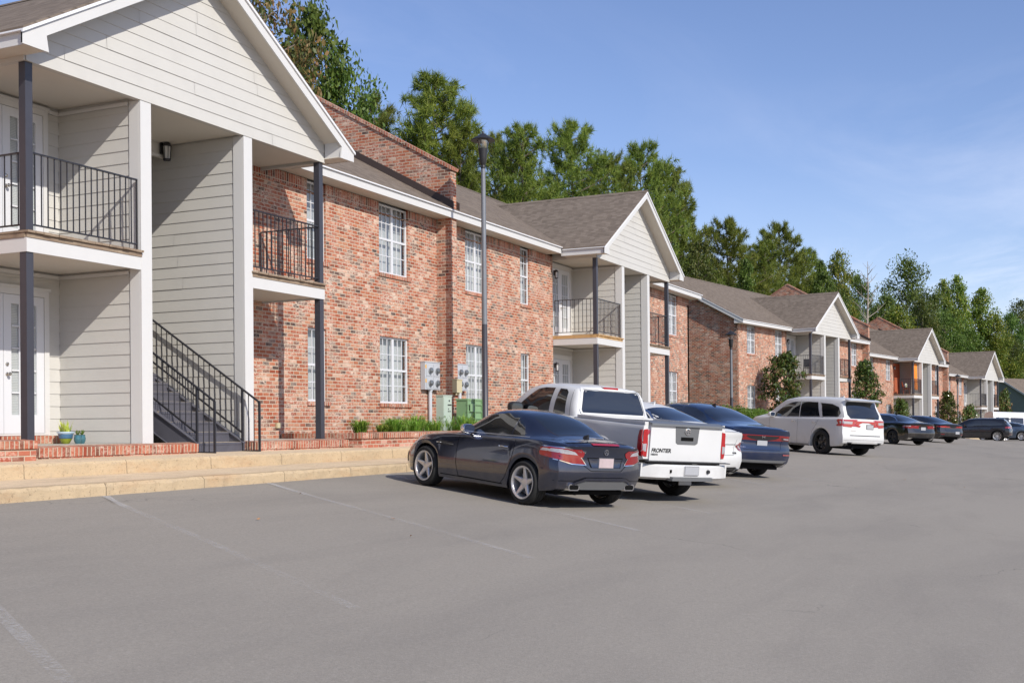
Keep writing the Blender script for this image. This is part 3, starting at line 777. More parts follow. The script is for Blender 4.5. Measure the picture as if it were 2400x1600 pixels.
unit(A, 0, 0, dict(wins=W_A)); unit(A, 22.55, 0, dict(wins=W_A, ovR=.32, wood={-1:'newwood'}))
firewall(A, 11.275, 0); gable_end(A, 22.55+11.275, 0, 1); gable_end(A, -11.275, 0, -1)
B = empty('apartment_building', (BO[0], BO[1], -.21), TB, 'farther stepped row of red brick apartments with three pale gables, beyond the first building', 'building')
ZC, ZD = -.80, -1.52
unit(B, 0, 0, dict(wins=W_B, ovL=.32)); unit(B, 22.4, ZC, dict(wins=W_B)); unit(B, 45.1, ZD, dict(wins=W_B, ovR=.32))
firewall(B, 11.2, 0); firewall(B, 33.75, ZC); gable_end(B, -11.275, 0, -1); gable_end(B, 45.1+11.275, ZD, 1)
# ------------------------------------------------------------------ vehicles (local: +y nose, +x right, z up, rear axle at y=0)
def pchip(ks):
    x = np.array([k[0] for k in ks], float); y = np.array([k[1] for k in ks], float)
    h = np.diff(x); d = np.diff(y)/h; m = np.zeros_like(y)
    for i in range(1, len(x)-1):
        if d[i-1]*d[i] > 0: m[i] = 2*d[i-1]*d[i]/(d[i-1]+d[i])
    m[0], m[-1] = d[0], d[-1]
    def f(t):
        t = min(max(t, x[0]), x[-1]); i = min(int(np.searchsorted(x, t, 'right'))-1, len(h)-1); i = max(i, 0)
        s = (t-x[i])/h[i]; a = s*s*(3-2*s)
        return float(y[i]*(1-a)+y[i+1]*a + h[i]*(m[i]*s*(1-s)**2 - m[i+1]*s*s*(1-s)))
    return f
def carpaint(name, col, metal=.0, rough=.3, flake=False, coat=1.):
    mt, nt, bs = newmat(name); q = NT(nt)
    n = q.noise(q.obj(), 1.5, 5); c = q.mix(n, tuple(x*.93 for x in col), tuple(min(1, x*1.05) for x in col))
    dz = q.sep(q.obj()); dust = q.m('MULTIPLY', q.m('MULTIPLY', q.maprange(dz[2], .75, .15), q.maprange(q.noise(q.obj(), 5, 5, .7), .35, .75)), .35)
    c = q.mix(dust, c, (.25,.21,.17))
    q.put(bs.inputs['Base Color'], c); bs.inputs['Metallic'].default_value = metal; bs.inputs['Roughness'].default_value = rough
    bs.inputs['Coat Weight'].default_value = coat; bs.inputs['Coat Roughness'].default_value = .03 if coat > .6 else .16
    if flake: q.l(q.bump(q.noise(q.obj(), 900, 1), .03, .001), bs.inputs['Normal'])
    return mt
MT['carglass'] = paint('car_glass', (.008,.010,.013), .03, .9, var=0., coat=.6)
MT['rubber'] = paint('tyre_rubber', (.022,.022,.022), .8, .25, var=.25, vscale=9)
MT['alloy'] = paint('alloy_rim', (.62,.61,.60), .34, .5, metal=.7, var=.06)
MT['blackrim'] = paint('black_rim', (.015,.015,.016), .3, .5, var=.1)
MT['underbody'] = paint('underbody', (.010,.010,.011), .9, .1)
MT['plastic'] = paint('black_plastic', (.022,.022,.024), .45, .4)
MT['chrome'] = paint('chrome', (.75,.75,.77), .08, .5, metal=1., var=0.)
MT['redlens'] = paint('red_lens', (.22,.003,.006), .12, .8, var=.15, vscale=30, coat=.8)
MT['brightred'] = paint('bright_red_lens', (.36,.007,.010), .15, .8, var=.2, vscale=40, coat=.8)
MT['clearlens'] = paint('clear_lens', (.34,.33,.35), .12, .8, var=.3, vscale=40, coat=.8)
MT['darklens'] = paint('dark_lens', (.05,.01,.012), .1, .8, coat=.8)
MT['plate'] = paint('plate_white', (.36,.37,.39), .35, .5, var=.08, vscale=40)
MT['plate_pink'] = paint('plate_pink', (.46,.37,.38), .4, .5, var=.25, vscale=9)
MT['gapline'] = paint('panel_gap', (.006,.006,.006), .9, .1)
MT['greymetal'] = paint('grey_trim', (.16,.165,.17), .35, .5, metal=.3)
MT['silvertrim'] = paint('silver_trim', (.34,.35,.37), .3, .5, metal=.6)
class Car:
    def __init__(s, root, sp):
        s.root, s.sp = root, sp; s.wb = sp['wb']; s.y0, s.y1 = sp['tail'], sp['nose']
        P = {k: pchip(v) for k, v in sp.items() if isinstance(v, list) and k in ('top','belt','ws','wm','wr','low','crown','tailf','nosef')}
        s.P = P; s.body()
    def pt(s, y, j, x01=None):
        pass
    def body(s):
        P, sp = s.P, s.sp; R_ = sp['arch']; ax = (0., s.wb); zc = sp['wheel_r']
        ys = set(np.linspace(s.y0, s.y1, 96)); 
        for a in ax:
            for t in np.linspace(-R_, R_, 25): ys.add(a+t)
        for t in np.linspace(0, .18, 6): ys.add(s.y0+t); ys.add(s.y1-t)
        ys = sorted(y for y in ys if s.y0 <= y <= s.y1); o = [ys[0]]
        for y in ys[1:]:
            if y-o[-1] > .006: o.append(y)
        ys = o; ys[-1] = s.y1
        def ring(y):
            b, top, ws, wm, wr, low, cr = (P[k](y) for k in ('belt','top','ws','wm','wr','low','crown'))
            za = low; ina = False
            for a in ax:
                if abs(y-a) < R_:
                    h = zc+math.sqrt(max(R_*R_-(y-a)**2, 0)); 
                    if h > za: za = h; ina = True
            zr = max(top-cr, b+.006); gh = zr-b
            r = [(wm*.66, za-.0), (wm*.962 if not ina else wm*.975, za), (wm*.985 if not ina else wm*.992, za+.045)]
            lo = za+.045; mid = .34*(b-low)+low
            for f in (.22, .45, .66):
                z = lo+f*(b-.075-lo); 
                t = (z-low)/(b-low); bul = 1-.030*max(0, (t-.45)/.55)**1.5-.02*max(0,(.45-t)/.45)**2
                r.append((wm*bul, z))
            r += [(ws+(wm-ws)*.55, b-.075), (ws+(wm-ws)*.18, b-.028), (ws-.012, b-.003), (ws-.045, b+.008)]
            bx, bz = ws-.045, b+.008
            for f in (.25, .5, .75, .93):
                z = bz+(zr-bz)*f; x = bx+(wr-bx)*f+.030*math.sin(math.pi*f)*min(1, gh/.35); r.append((x, z))
            r.append((wr-.03, zr+(top-zr)*.22))
            for f in (.82, .6, .35, .0):
                x = (wr-.05)*f; r.append((x, top-(top-zr)*.62*(f**2.2)))
            return r
        tf, nf = P['tailf'], P['nosef']; bt, bn = sp.get('tbulge', .10), sp.get('nbulge', .16)
        def warp(x, y, z):
            a = max(0., 1-(y-s.y0)/.62); b_ = max(0., 1-(s.y1-y)/.75)
            W = sp['W']/2
            if a > 0: y += a**1.6*(tf(z)+bt*min(1.3, abs(x)/W)**3)
            if b_ > 0: y -= b_**1.6*(nf(z)+bn*min(1.3, abs(x)/W)**2.6)
            return y
        rings = [ring(y) for y in ys]; n = len(rings[0]); V = []; Fc = []
        for y, r in zip(ys, rings):
            for x, z in r: V.append((x, warp(x, y, z), z))
            for x, z in r[:-1]: V.append((-x, warp(-x, y, z), z))
        m = 2*n-1
        seq = list(range(n))+[n+k for k in range(n-2, -1, -1)]    # right bottom .. top .. left bottom
        for i in range(len(ys)-1):
            for k in range(len(seq)-1):
                a, b_ = seq[k], seq[k+1]; Fc.append((i*m+a, i*m+b_, (i+1)*m+b_, (i+1)*m+a))
        # caps
        for base, y, flip in ((0, ys[0], False), ((len(ys)-1)*m, ys[-1], True)):
            r = rings[0] if not flip else rings[-1]; K = 14; rows = []
            for j in range(n):
                x, z = r[j]
                if j == n-1: rows.append([base+j]); continue
                row = [base+n+j]
                for k in range(1, K):
                    xx = -x+2*x*k/K; V.append((xx, warp(xx, y, z), z)); row.append(len(V)-1)
                row.append(base+j); rows.append(row)
            for j in range(n-1):
                A_, B_ = rows[j], rows[j+1]
                if len(B_) == 1:
                    for k in range(len(A_)-1): Fc.append((A_[k], A_[k+1], B_[0]) if not flip else (A_[k+1], A_[k], B_[0]))
                else:
                    for k in range(K):
                        f = (A_[k], A_[k+1], B_[k+1], B_[k]); Fc.append(f if not flip else f[::-1])
        g = MB(); g.add(V, Fc, 0, True); s.bo = g.build('body', sp['paint'], s.root, sharp=42)
        s.bvh = BVHTree.FromPolygons([Vector(v) for v in V], Fc)
        u = MB(); wm = sp['W']/2
        u.box(-wm*.74, wm*.74, s.y0+.32, s.y1-.35, zc*.62, zc*1.0+.12)
        for a in ax: u.box(-wm*.60, wm*.60, a-R_*.98, a+R_*.98, zc*.9, zc+R_*.98)
        u.tube([(-.35,s.y0+.25,.24),(-.3,.5,.24),(0,1.2,.22)], .04, 8); u.build('underbody', 'underbody', s.root)
    def hit(s, axis, a, b, off=.004, side=1):
        if axis == 'side': o, d = Vector((3*side, a, b)), Vector((-side, 0, 0))
        elif axis == 'rear': o, d = Vector((a, -6, b)), Vector((0, 1, 0))
        elif axis == 'front': o, d = Vector((a, 9, b)), Vector((0, -1, 0))
        else: o, d = Vector((a, b, 4)), Vector((0, 0, -1))
        h = s.bvh.ray_cast(o, d)
        if axis == 'rear' and b < s.P['belt'](s.y0)+.03:      # lamps reach round the corner: pull points that miss the tail back onto it
            for _ in range(14):
                if h[0] is not None and h[0].y < s.y0+s.sp.get('wrapd', .50): break
                o.x *= .988; h = s.bvh.ray_cast(o, d)
        if axis == 'side':
            for _ in range(24):
                if h[0] is not None: break
                o.y += .015 if a < 1 else -.015; h = s.bvh.ray_cast(o, d)
        if h[0] is None: return None, None
        nn = h[1] if h[1].dot(d) < 0 else -h[1]
        return h[0]+nn*off, nn
    def decal(s, name, poly, axis, mat, off=.004, side=1, step=.05, parent=None, label=None):
        """panel shaped by an outline, laid on the body surface with a small real thickness"""
        pts = []
        n = len(poly)
        for i in range(n):
            a, b = Vector(poly[i]), Vector(poly[(i+1) % n]); k = max(1, int((b-a).length/step))
            for t in range(k): pts.append(a.lerp(b, t/k))
        m = len(pts); area = sum(pts[i].x*pts[(i+1)%m].y-pts[(i+1)%m].x*pts[i].y for i in range(m))
        if area < 0: pts.reverse()
        xs = [p.x for p in pts]; ys = [p.y for p in pts]; extra = []
        def inside(p):
            c = False; j = m-1
            for i in range(m):
                if (pts[i].y > p.y) != (pts[j].y > p.y) and p.x < (pts[j].x-pts[i].x)*(p.y-pts[i].y)/(pts[j].y-pts[i].y)+pts[i].x: c = not c
                j = i
            return c
        x = min(xs)+step*.6
        while x < max(xs):
            y = min(ys)+step*.6
            while y < max(ys):
                p = Vector((x, y))
                if inside(p) and min((p-q_).length for q_ in pts) > step*.45: extra.append(p)
                y += step
            x += step
        vv, _, ff, *_ = geo.delaunay_2d_cdt(pts+extra, [], [list(range(m))], 1, 1e-5)
        V = []; bad = set()
        for i, p in enumerate(vv):
            h, nn = s.hit(axis, p.x, p.y, off, side)
            if h is None: bad.add(i); V.append(Vector((0,0,0)))
            else: V.append(h)
        ff = [f for f in ff if not any(i in bad for i in f)]
        if not ff: return None
        g = MB(); g.add(V, ff, 0, True)
        cnt = {}
        for f in ff:
            for i in range(len(f)):
                a, b = f[i], f[(i+1) % len(f)]; cnt[(a, b)] = cnt.get((a, b), 0)+1
        dv = {'side': Vector((-side,0,0)), 'rear': Vector((0,1,0)), 'front': Vector((0,-1,0)), 'top': Vector((0,0,-1))}[axis]*(off+.006)
        for (a, b) in [e for e in cnt if (e[1], e[0]) not in cnt]: g.add([V[a], V[b], V[b]+dv, V[a]+dv], [(0,1,2,3)], 0)
        return g.build(name, mat, parent or s.root, label, sharp=60)
    def line(s, name, pts, axis, mat='gapline', w=.007, off=.002, side=1, parent=None):
        """narrow strip along a polyline on the body surface (shut lines, trim strips)"""
        P2 = []
        for a, b in zip(pts, pts[1:]):
            a, b = Vector(a), Vector(b); k = max(1, int((b-a).length/.04)); P2 += [a.lerp(b, t/k) for t in range(k)]
        P2.append(Vector(pts[-1])); V = []
        for i, p in enumerate(P2):
            d = (P2[min(i+1, len(P2)-1)]-P2[max(i-1, 0)]).normalized(); nn = Vector((-d.y, d.x))*w/2
            for q_ in (p-nn, p+nn):
                h, _ = s.hit(axis, q_.x, q_.y, off, side); V.append(h)
        g = MB(); k = 0
        F_ = [(2*i, 2*i+1, 2*i+3, 2*i+2) for i in range(len(P2)-1) if all(V[x] is not None for x in (2*i, 2*i+1, 2*i+3, 2*i+2))]
        V = [v if v is not None else Vector((0,0,0)) for v in V]
        if F_: g.add(V, F_, 0, True); return g.build(name, mat, parent or s.root)
    def both(s, fn, *a, **k):
        for sd in (-1, 1): fn(*a, side=sd, **k)
def wheel(root, x, y, r, w, style, sgn, dish=.0, mat='alloy', ny=16):
    """sgn = outward direction"""
    g = MB(); W = w/2; rr = r*sp_ratio(style)
    prof = [(rr-.004,-W*.8),(rr+.012,-W),(r-.035,-W),(r-.012,-W*.82),(r,-W*.55),(r+.001,-W*.2),(r-.006,-W*.18),(r-.006,-W*.12),(r+.001,-W*.1),(r+.001,W*.1),(r-.006,W*.12),(r-.006,W*.18),(r+.001,W*.2),(r,W*.55),(r-.012,W*.82),(r-.035,W),(rr+.012,W),(rr-.004,W*.8)]
    g.lathe(prof, 40, 0, (x,y,r), 'x', cap=False); t = g.build('wheel', 'rubber', root)
    m = MB(); o = W*.86*sgn
    m.lathe([(rr+.006,-W*.8*sgn),(rr-.012,-W*.75*sgn),(rr-.03,-W*.3*sgn),(rr-.028,W*.55*sgn),(rr-.026,W*.80*sgn),(rr-.020,W*.90*sgn),(rr+.006,W*.99*sgn),(rr+.012,W*.93*sgn)], 40, 0, (x,y,r), 'x', cap=False)
    def P(a, rad, off): return (x+off, y+rad*math.cos(a), r+rad*math.sin(a))
    n, wd0, wd1, tw = dict(star=(5,.36,.15,0), split=(10,.075,.055,.16), ten=(10,.12,.085,0), five=(5,.34,.24,0), seven=(7,.22,.15,0))[style]
    a0 = math.pi/2
    rs = [.055, rr*.35, rr*.6, rr*.82, rr-.012]
    for k in range(n):
        a = a0+2*math.pi*k/n
        if style == 'split': a = a0+2*math.pi*(k//2)/5+(tw if k % 2 else -tw)
        L_ = []; 
        for i, rad in enumerate(rs):
            f = (rad-rs[0])/(rs[-1]-rs[0]); hw = (wd0*.16+(wd1*.24-wd0*.16)*f)*(1.0)
            if style == 'star': hw = (.044-.024*f) if f < .95 else .02
            if style == 'star' and f > .7: hw = .021
            aa = a if style != 'split' else a0+2*math.pi*(k//2)/5+(a-(a0+2*math.pi*(k//2)/5))*(.35+.9*f)
            ca = Vector((0, math.cos(aa), math.sin(aa))); cb = Vector((0, -math.sin(aa), math.cos(aa))); c = Vector((x, y, r))+ca*rad
            of = o-sgn*(.030*(1-f)+dish)+sgn*.0
            L_.append([c+cb*hw+Vector((of-sgn*.012,0,0)), c+cb*hw*.6+Vector((of,0,0)), c-cb*hw*.6+Vector((of,0,0)), c-cb*hw+Vector((of-sgn*.012,0,0)), c-cb*hw+Vector((of-sgn*.04,0,0)), c+cb*hw+Vector((of-sgn*.04,0,0))])
        V = [p for q_ in L_ for p in q_]; F_ = [(i*6+j, i*6+(j+1)%6, (i+1)*6+(j+1)%6, (i+1)*6+j) for i in range(len(L_)-1) for j in range(6)]
        m.add(V, F_, 0, False)
    of = o-sgn*.03
    m.lathe([(.075,of-sgn*.03),(.075,of-sgn*.004),(.06,of+sgn*.004),(.03,of+sgn*.008),(.0,of+sgn*.008)], 20, 0, (x,y,r), 'x', cap=False)
    m.build('rim', mat, t)
    b = MB(); b.lathe([(.0,o-sgn*.09),(rr*.72,o-sgn*.09),(rr*.72,o-sgn*.11),(0,o-sgn*.11)], 28, 0, (x,y,r), 'x', cap=False); b.build('brake_disc', 'greymetal', t)
    k = MB(); k.lathe([(0,o-sgn*.13),(rr-.03,o-sgn*.13)], 28, 0, (x,y,r), 'x', cap=False); k.build('wheel_back', 'underbody', t)
    return t
def sp_ratio(style): return {'star': .73, 'split': .70, 'ten': .70, 'five': .66, 'seven': .66}[style]
def wheels(root, sp, style, mat='alloy'):
    tr = sp['track']/2
    for y in (0., sp['wb']):
        for sg in (-1, 1): wheel(root, sg*tr, y, sp['wheel_r'], sp.get('ww', .24), style, sg, mat=mat)
def mirror(c, side, y, z, mat, s=1.):
    h, nn = c.hit('side', y, z, .0, side); 
    if h is None: return
    g = MB(); cx = h.x+side*.13*s; hz = z+.03
    prof = []
    N = 14
    V = []; 
    for i in range(9):
        t = i/8; yy = -.06+.15*t; e = math.sqrt(max(0, 1-((t-.25)/.78)**2)) if t > .25 else 1-.12*(1-t/.25)**2
        for k in range(N):
            a = 2*math.pi*k/N; ca, sa = math.cos(a), math.sin(a)
            px = .115*s*math.copysign(abs(ca)**.6, ca)*e; pz = .075*s*math.copysign(abs(sa)**.7, sa)*e
            V.append((cx+px, y+yy*s, hz+pz))
    F_ = [(i*N+k, i*N+(k+1)%N, (i+1)*N+(k+1)%N, (i+1)*N+k) for i in range(8) for k in range(N)]
    g.add(V, F_, 0, True); g.add(V[:N], [tuple(range(N-1,-1,-1))]); g.add(V[-N:], [tuple(range(N))])
    g.bar((h.x-side*.03, y+.02, z-.03), (cx-side*.03, y+.02, hz-.03), .05, .035)
    o = g.build('side_mirror', mat, c.root)
    m = MB(); m.add([(p[0]*1+0, p[1]-.003, p[2]) for p in V[:N]], [tuple(range(N-1,-1,-1))]); m.v = [(cx+(p[0]-cx)*.86, p[1], hz+(p[2]-hz)*.86) for p in m.v]; m.build('mirror_glass', 'chrome', o)
def handle(c, side, y, z, mat, L=.20):
    h, nn = c.hit('side', y, z, .022, side)
    if h is None: return
    g = MB(); g.tube([(h.x-side*.02, y-L/2, z), (h.x, y-L/2+.03, z), (h.x+side*.004, y, z+.002), (h.x, y+L/2-.03, z), (h.x-side*.02, y+L/2, z)], .012, 8); g.build('door_handle', mat, c.root)
def text_on(c, s, axis, a, b, h, mat, name='badge_text', side=1, shear=0., off=.006, depth=.003, parent=None):
    """raised lettering on the body; a,b = left end and baseline in the rear view"""
    cu = bpy.data.curves.new('t', 'FONT'); cu.body = s; cu.size = h/.69; cu.extrude = depth; cu.shear = shear; cu.offset = .012*h
    ob = bpy.data.objects.new('t', cu); COL.objects.link(ob); bpy.context.view_layer.update()
    me = bpy.data.meshes.new_from_object(ob.evaluated_get(bpy.context.evaluated_depsgraph_get())); bpy.data.objects.remove(ob); bpy.data.curves.remove(cu)
    g = MB(); V = []
    for v in me.vertices:
        x, z = a+v.co.x, b+v.co.y; p, _ = c.hit(axis, x, z, 0, side)
        V.append((p[0], p[1]-off-v.co.z, p[2]) if p is not None else (x, -.9, z))
    g.add(V, [tuple(p.vertices) for p in me.polygons], 0); bpy.data.meshes.remove(me)
    return g.build(name, mat, parent or c.root)
def plate(c, x, z, w=.305, h=.152, mat='plate', frame='chrome', off=.012, tilt=0.):
    p, nn = c.hit('rear', x, z, 0); y = p.y-off
    g = MB(); g.box(x-w/2, x+w/2, y-.004, y+.02, z-h/2, z+h/2); o = g.build('licence_plate', frame, c.root)
    f = MB(); f.box(x-w/2+.010, x+w/2-.010, y-.006, y-.0045, z-h/2+.010, z+h/2-.010); f.build('plate_face', mat, o)
    return y
def place(root, fl, hd, flip=False):
    """stand the vehicle on the ground; hd = heading angle from +Y towards +X; fl = (x, y) of the rear-axle centre"""
    hd = R(hd); f = Vector((math.sin(hd), math.cos(hd), 0)); r = Vector((math.cos(hd), -math.sin(hd), 0))
    c = Vector((fl[0], fl[1], 0)); tr = .78; wb = 2.7
    def G(p): return gz(p.x, p.y)+und(p.x, p.y)
    z = [G(c-r*tr), G(c+r*tr), G(c-r*tr+f*wb), G(c+r*tr+f*wb)]
    fz = ((z[2]+z[3])-(z[0]+z[1]))/2/wb; rz = ((z[1]+z[3])-(z[0]+z[2]))/2/(2*tr)
    fv = Vector((f.x, f.y, fz)).normalized(); rv = Vector((r.x, r.y, rz)); rv = (rv-fv*rv.dot(fv)).normalized(); uv = rv.cross(fv)
    m = Matrix.Identity(4)
    for i in range(3): m[i][0], m[i][1], m[i][2] = rv[i], fv[i], uv[i]
    m.translation = Vector((c.x, c.y, (z[0]+z[1])/2+.004)); root.matrix_world = m
def rr_place(root, uv, hd, track, ww=.24, side=1, D=None):
    """uv = pixel where the rear wheel of that side meets the ground"""
    p = ground_hit(*uv) if D is None else Vector(ray(*uv)*D); h = R(hd); r = Vector((math.cos(h), -math.sin(h), 0)); c = p-r*side*track/2
    place(root, (c.x, c.y), hd)
def cover(sp):  # quick sedan-ish outline lists
    return sp

# ---- dark grey hardtop roadster
P_GREY = carpaint('graphite_metallic', (.036,.044,.076), .75, .20, True)
r1 = empty('parked_car', (0,0,0), 0, 'dark grey two-door hardtop roadster with five-spoke alloy wheels, nearest car in the row', 'car')
s1 = dict(W=1.81, wb=2.43, tail=-.80, nose=3.30, wheel_r=.322, ww=.245, track=1.57, arch=.365, paint=P_GREY, tbulge=.17, nbulge=.30,
 top=[(-.80,.925),(-.70,.965),(-.45,1.0),(-.28,1.02),(-.12,1.075),(.08,1.185),(.30,1.285),(.55,1.345),(.82,1.365),(1.05,1.352),(1.28,1.285),(1.60,1.09),(1.86,.945),(2.2,.905),(2.7,.845),(3.1,.755),(3.30,.66)],
 belt=[(-.80,.905),(-.5,.95),(-.1,.965),(.3,.955),(1.0,.925),(1.9,.885),(2.5,.83),(3.05,.73),(3.30,.635)],
 ws=[(-.80,.74),(-.55,.80),(-.1,.835),(.5,.80),(1.6,.81),(2.4,.80),(3.0,.72),(3.30,.60)],
 wm=[(-.80,.82),(-.5,.885),(-.0,.905),(.4,.895),(1.2,.885),(2.2,.90),(2.6,.90),(3.0,.85),(3.30,.74)],
 wr=[(-.80,.55),(-.4,.56),(-.05,.545),(.3,.55),(.8,.565),(1.3,.575),(1.9,.66),(2.6,.62),(3.30,.5)],
 low=[(-.80,.30),(-.6,.26),(.4,.20),(2.0,.19),(2.85,.20),(3.30,.22)],
 crown=[(-.80,.012),(-.3,.03),(.3,.085),(1.1,.075),(1.7,.03),(2.4,.015),(3.30,.02)],
 tailf=[(.25,.10),(.36,.05),(.50,.0),(.60,.0),(.66,.03),(.78,.05),(.88,.03),(.95,.0)], nosef=[(.2,.05),(.4,0),(.55,.02),(.75,.15)])
c = Car(r1, s1); wheels(r1, s1, 'star')
for sd in (-1, 1):
    c.decal('side_window', [(.50,.985),(1.56,.955),(1.50,.985),(1.32,1.12),(1.10,1.235),(.84,1.285),(.64,1.275),(.52,1.24)], 'side', 'carglass', side=sd)
    c.decal('quarter_window', [(.47,.985),(.49,1.22),(.34,1.14),(.19,.995)], 'side', 'carglass', side=sd)
    c.line('window_trim', [(.04,.975),(.35,.972),(1.62,.94)], 'side', 'silvertrim', .014, .005, sd)
    c.line('shut_line', [(.30,.955),(.26,.80),(.30,.62),(.42,.36),(.52,.255),(1.55,.255),(1.62,.45),(1.63,.90)], 'side', side=sd)
    c.line('sill_line', [(.48,.25),(2.0,.245)], 'side', 'gapline', .012, .003, sd)
    c.decal('side_vent', [(1.72,.70),(2.12,.70),(2.10,.765),(1.76,.755)], 'side', 'plastic', side=sd, step=.03, off=.003)
    c.line('vent_trim', [(1.72,.722),(2.14,.728)], 'side', 'chrome', .014, .010, sd)
    mirror(c, sd, 1.42, .965, 'chrome'); handle(c, sd, .52, .80, 'chrome')
    c.decal('tail_light', [(sd*.90,.875),(sd*.70,.880),(sd*.56,.845),(sd*.43,.70),(sd*.40,.665),(sd*.62,.675),(sd*.84,.73),(sd*.90,.76)], 'rear', 'redlens', off=.010, step=.035)
    c.decal('lamp_lens', [(sd*.86,.862),(sd*.70,.866),(sd*.58,.838),(sd*.53,.792),(sd*.72,.802),(sd*.87,.825)], 'rear', 'clearlens', off=.013, step=.03)
    c.decal('tail_light', [(-.74,.76),(-.50,.80),(-.36,.862),(-.46,.885),(-.74,.875)], 'side', 'redlens', side=sd, off=.009, step=.03)
    c.line('lamp_rim', [(sd*.90,.885),(sd*.70,.890),(sd*.555,.855),(sd*.42,.70),(sd*.385,.655),(sd*.62,.665),(sd*.84,.72)], 'rear', 'chrome', .012, .008)
    c.decal('headlight', [(2.72,.66),(3.10,.60),(3.20,.66),(2.95,.75),(2.70,.77)], 'side', 'clearlens', side=sd, off=.006)
    c.decal('bumper_intake', [(3.00,.34),(3.10,.34),(3.12,.50),(3.02,.50)], 'side', 'plastic', side=sd, off=.003, step=.03)
    h_, _ = c.hit('rear', sd*.56, .34, 0); oc = lambda a, b: [(sd*.56+x_*a, .335+z_*b) for x_, z_ in ((-1,-.4),(-.8,-1),(.8,-1),(1,-.4),(1,.4),(.8,1),(-.8,1),(-1,.4))]
    g = MB(); g.prism(oc(.105,.048), h_.y-.035, h_.y+.10, 'y'); ex = g.build('exhaust_tip', 'chrome', r1); g = MB(); g.prism(oc(.088,.034), h_.y-.0365, h_.y-.0355, 'y'); g.build('exhaust_bore', 'gapline', ex)
c.decal('rear_window', [(-.44,-.19),(.44,-.19),(.49,.0),(.46,.30),(.43,.38),(-.43,.38),(-.46,.30),(-.49,.0)], 'top', 'carglass', off=.004, step=.06)
c.decal('windscreen', [(-.56,1.80),(.56,1.80),(.50,1.25),(-.50,1.25)], 'top', 'carglass', off=.004, step=.07)
c.decal('high_brake_light', [(-.27,.935),(.27,.935),(.265,.958),(-.265,.958)], 'rear', 'brightred', off=.012, step=.03)
c.decal('spoiler_lip', [(-.62,.955),(-.30,.972),(.30,.972),(.62,.955),(.60,.968),(.0,.992),(-.60,.968)], 'rear', P_GREY, off=.02, step=.03)
c.line('boot_line', [(-.44,.66),(-.30,.575),(.30,.575),(.44,.66)], 'rear', 'gapline', .008, .003)
c.decal('plate_recess', [(-.36,.765),(-.30,.62),(.30,.62),(.36,.765)], 'rear', 'gapline', off=.002, step=.05)
c.decal('plate_panel', [(-.34,.752),(-.28,.625),(.28,.625),(.34,.752)], 'rear', P_GREY, off=.004, step=.05)
plate(c, 0, .69, mat='plate_pink')
c.line('bumper_crease', [(-.84,.42),(-.56,.43),(-.42,.475),(.42,.475),(.56,.43),(.84,.42)], 'rear', 'gapline', .006, .003)
c.decal('diffuser', [(-.66,.275),(-.50,.40),(-.38,.435),(.38,.435),(.50,.40),(.66,.275)], 'rear', 'greymetal', off=.012, step=.05)
c.line('diffuser_trim', [(-.42,.300),(.42,.300)], 'rear', 'silvertrim', .022, .022); c.line('diffuser_trim', [(-.62,.36),(-.50,.425),(-.38,.462),(.38,.462),(.50,.425),(.62,.36)], 'rear', P_GREY, .03, .026)
p_, _ = c.hit('rear', 0, .845, 0); g = MB(); rb = .042
g.lathe([(rb,0),(rb,-.008),(rb-.006,-.008),(rb-.006,0)], 28, 0, (0,p_.y-.006,.845), 'y', cap=False)
for k in range(3):
    a = math.pi/2+k*2*math.pi/3; g.bar((0,p_.y-.011,.845), (rb*.95*math.cos(a),p_.y-.010,.845+rb*.95*math.sin(a)), .009, .006)
g.build('badge', 'chrome', r1)
text_on(c, 'SLK 250', 'rear', -.53, .825, .028, 'chrome')
g = MB(); p_, _ = c.hit('top', 0, -.30, 0); g.hexa([(-.03,-.36,p_.z-.02),(.03,-.36,p_.z-.02),(.03,-.24,p_.z-.02),(-.03,-.24,p_.z-.02),(-.006,-.37,p_.z+.055),(.006,-.37,p_.z+.055),(.006,-.30,p_.z+.04),(-.006,-.30,p_.z+.04)]); g.build('aerial_fin', 'plastic', r1)
rr_place(r1, (1221, 1183.5), 24.5, 1.57+.2, side=-1)
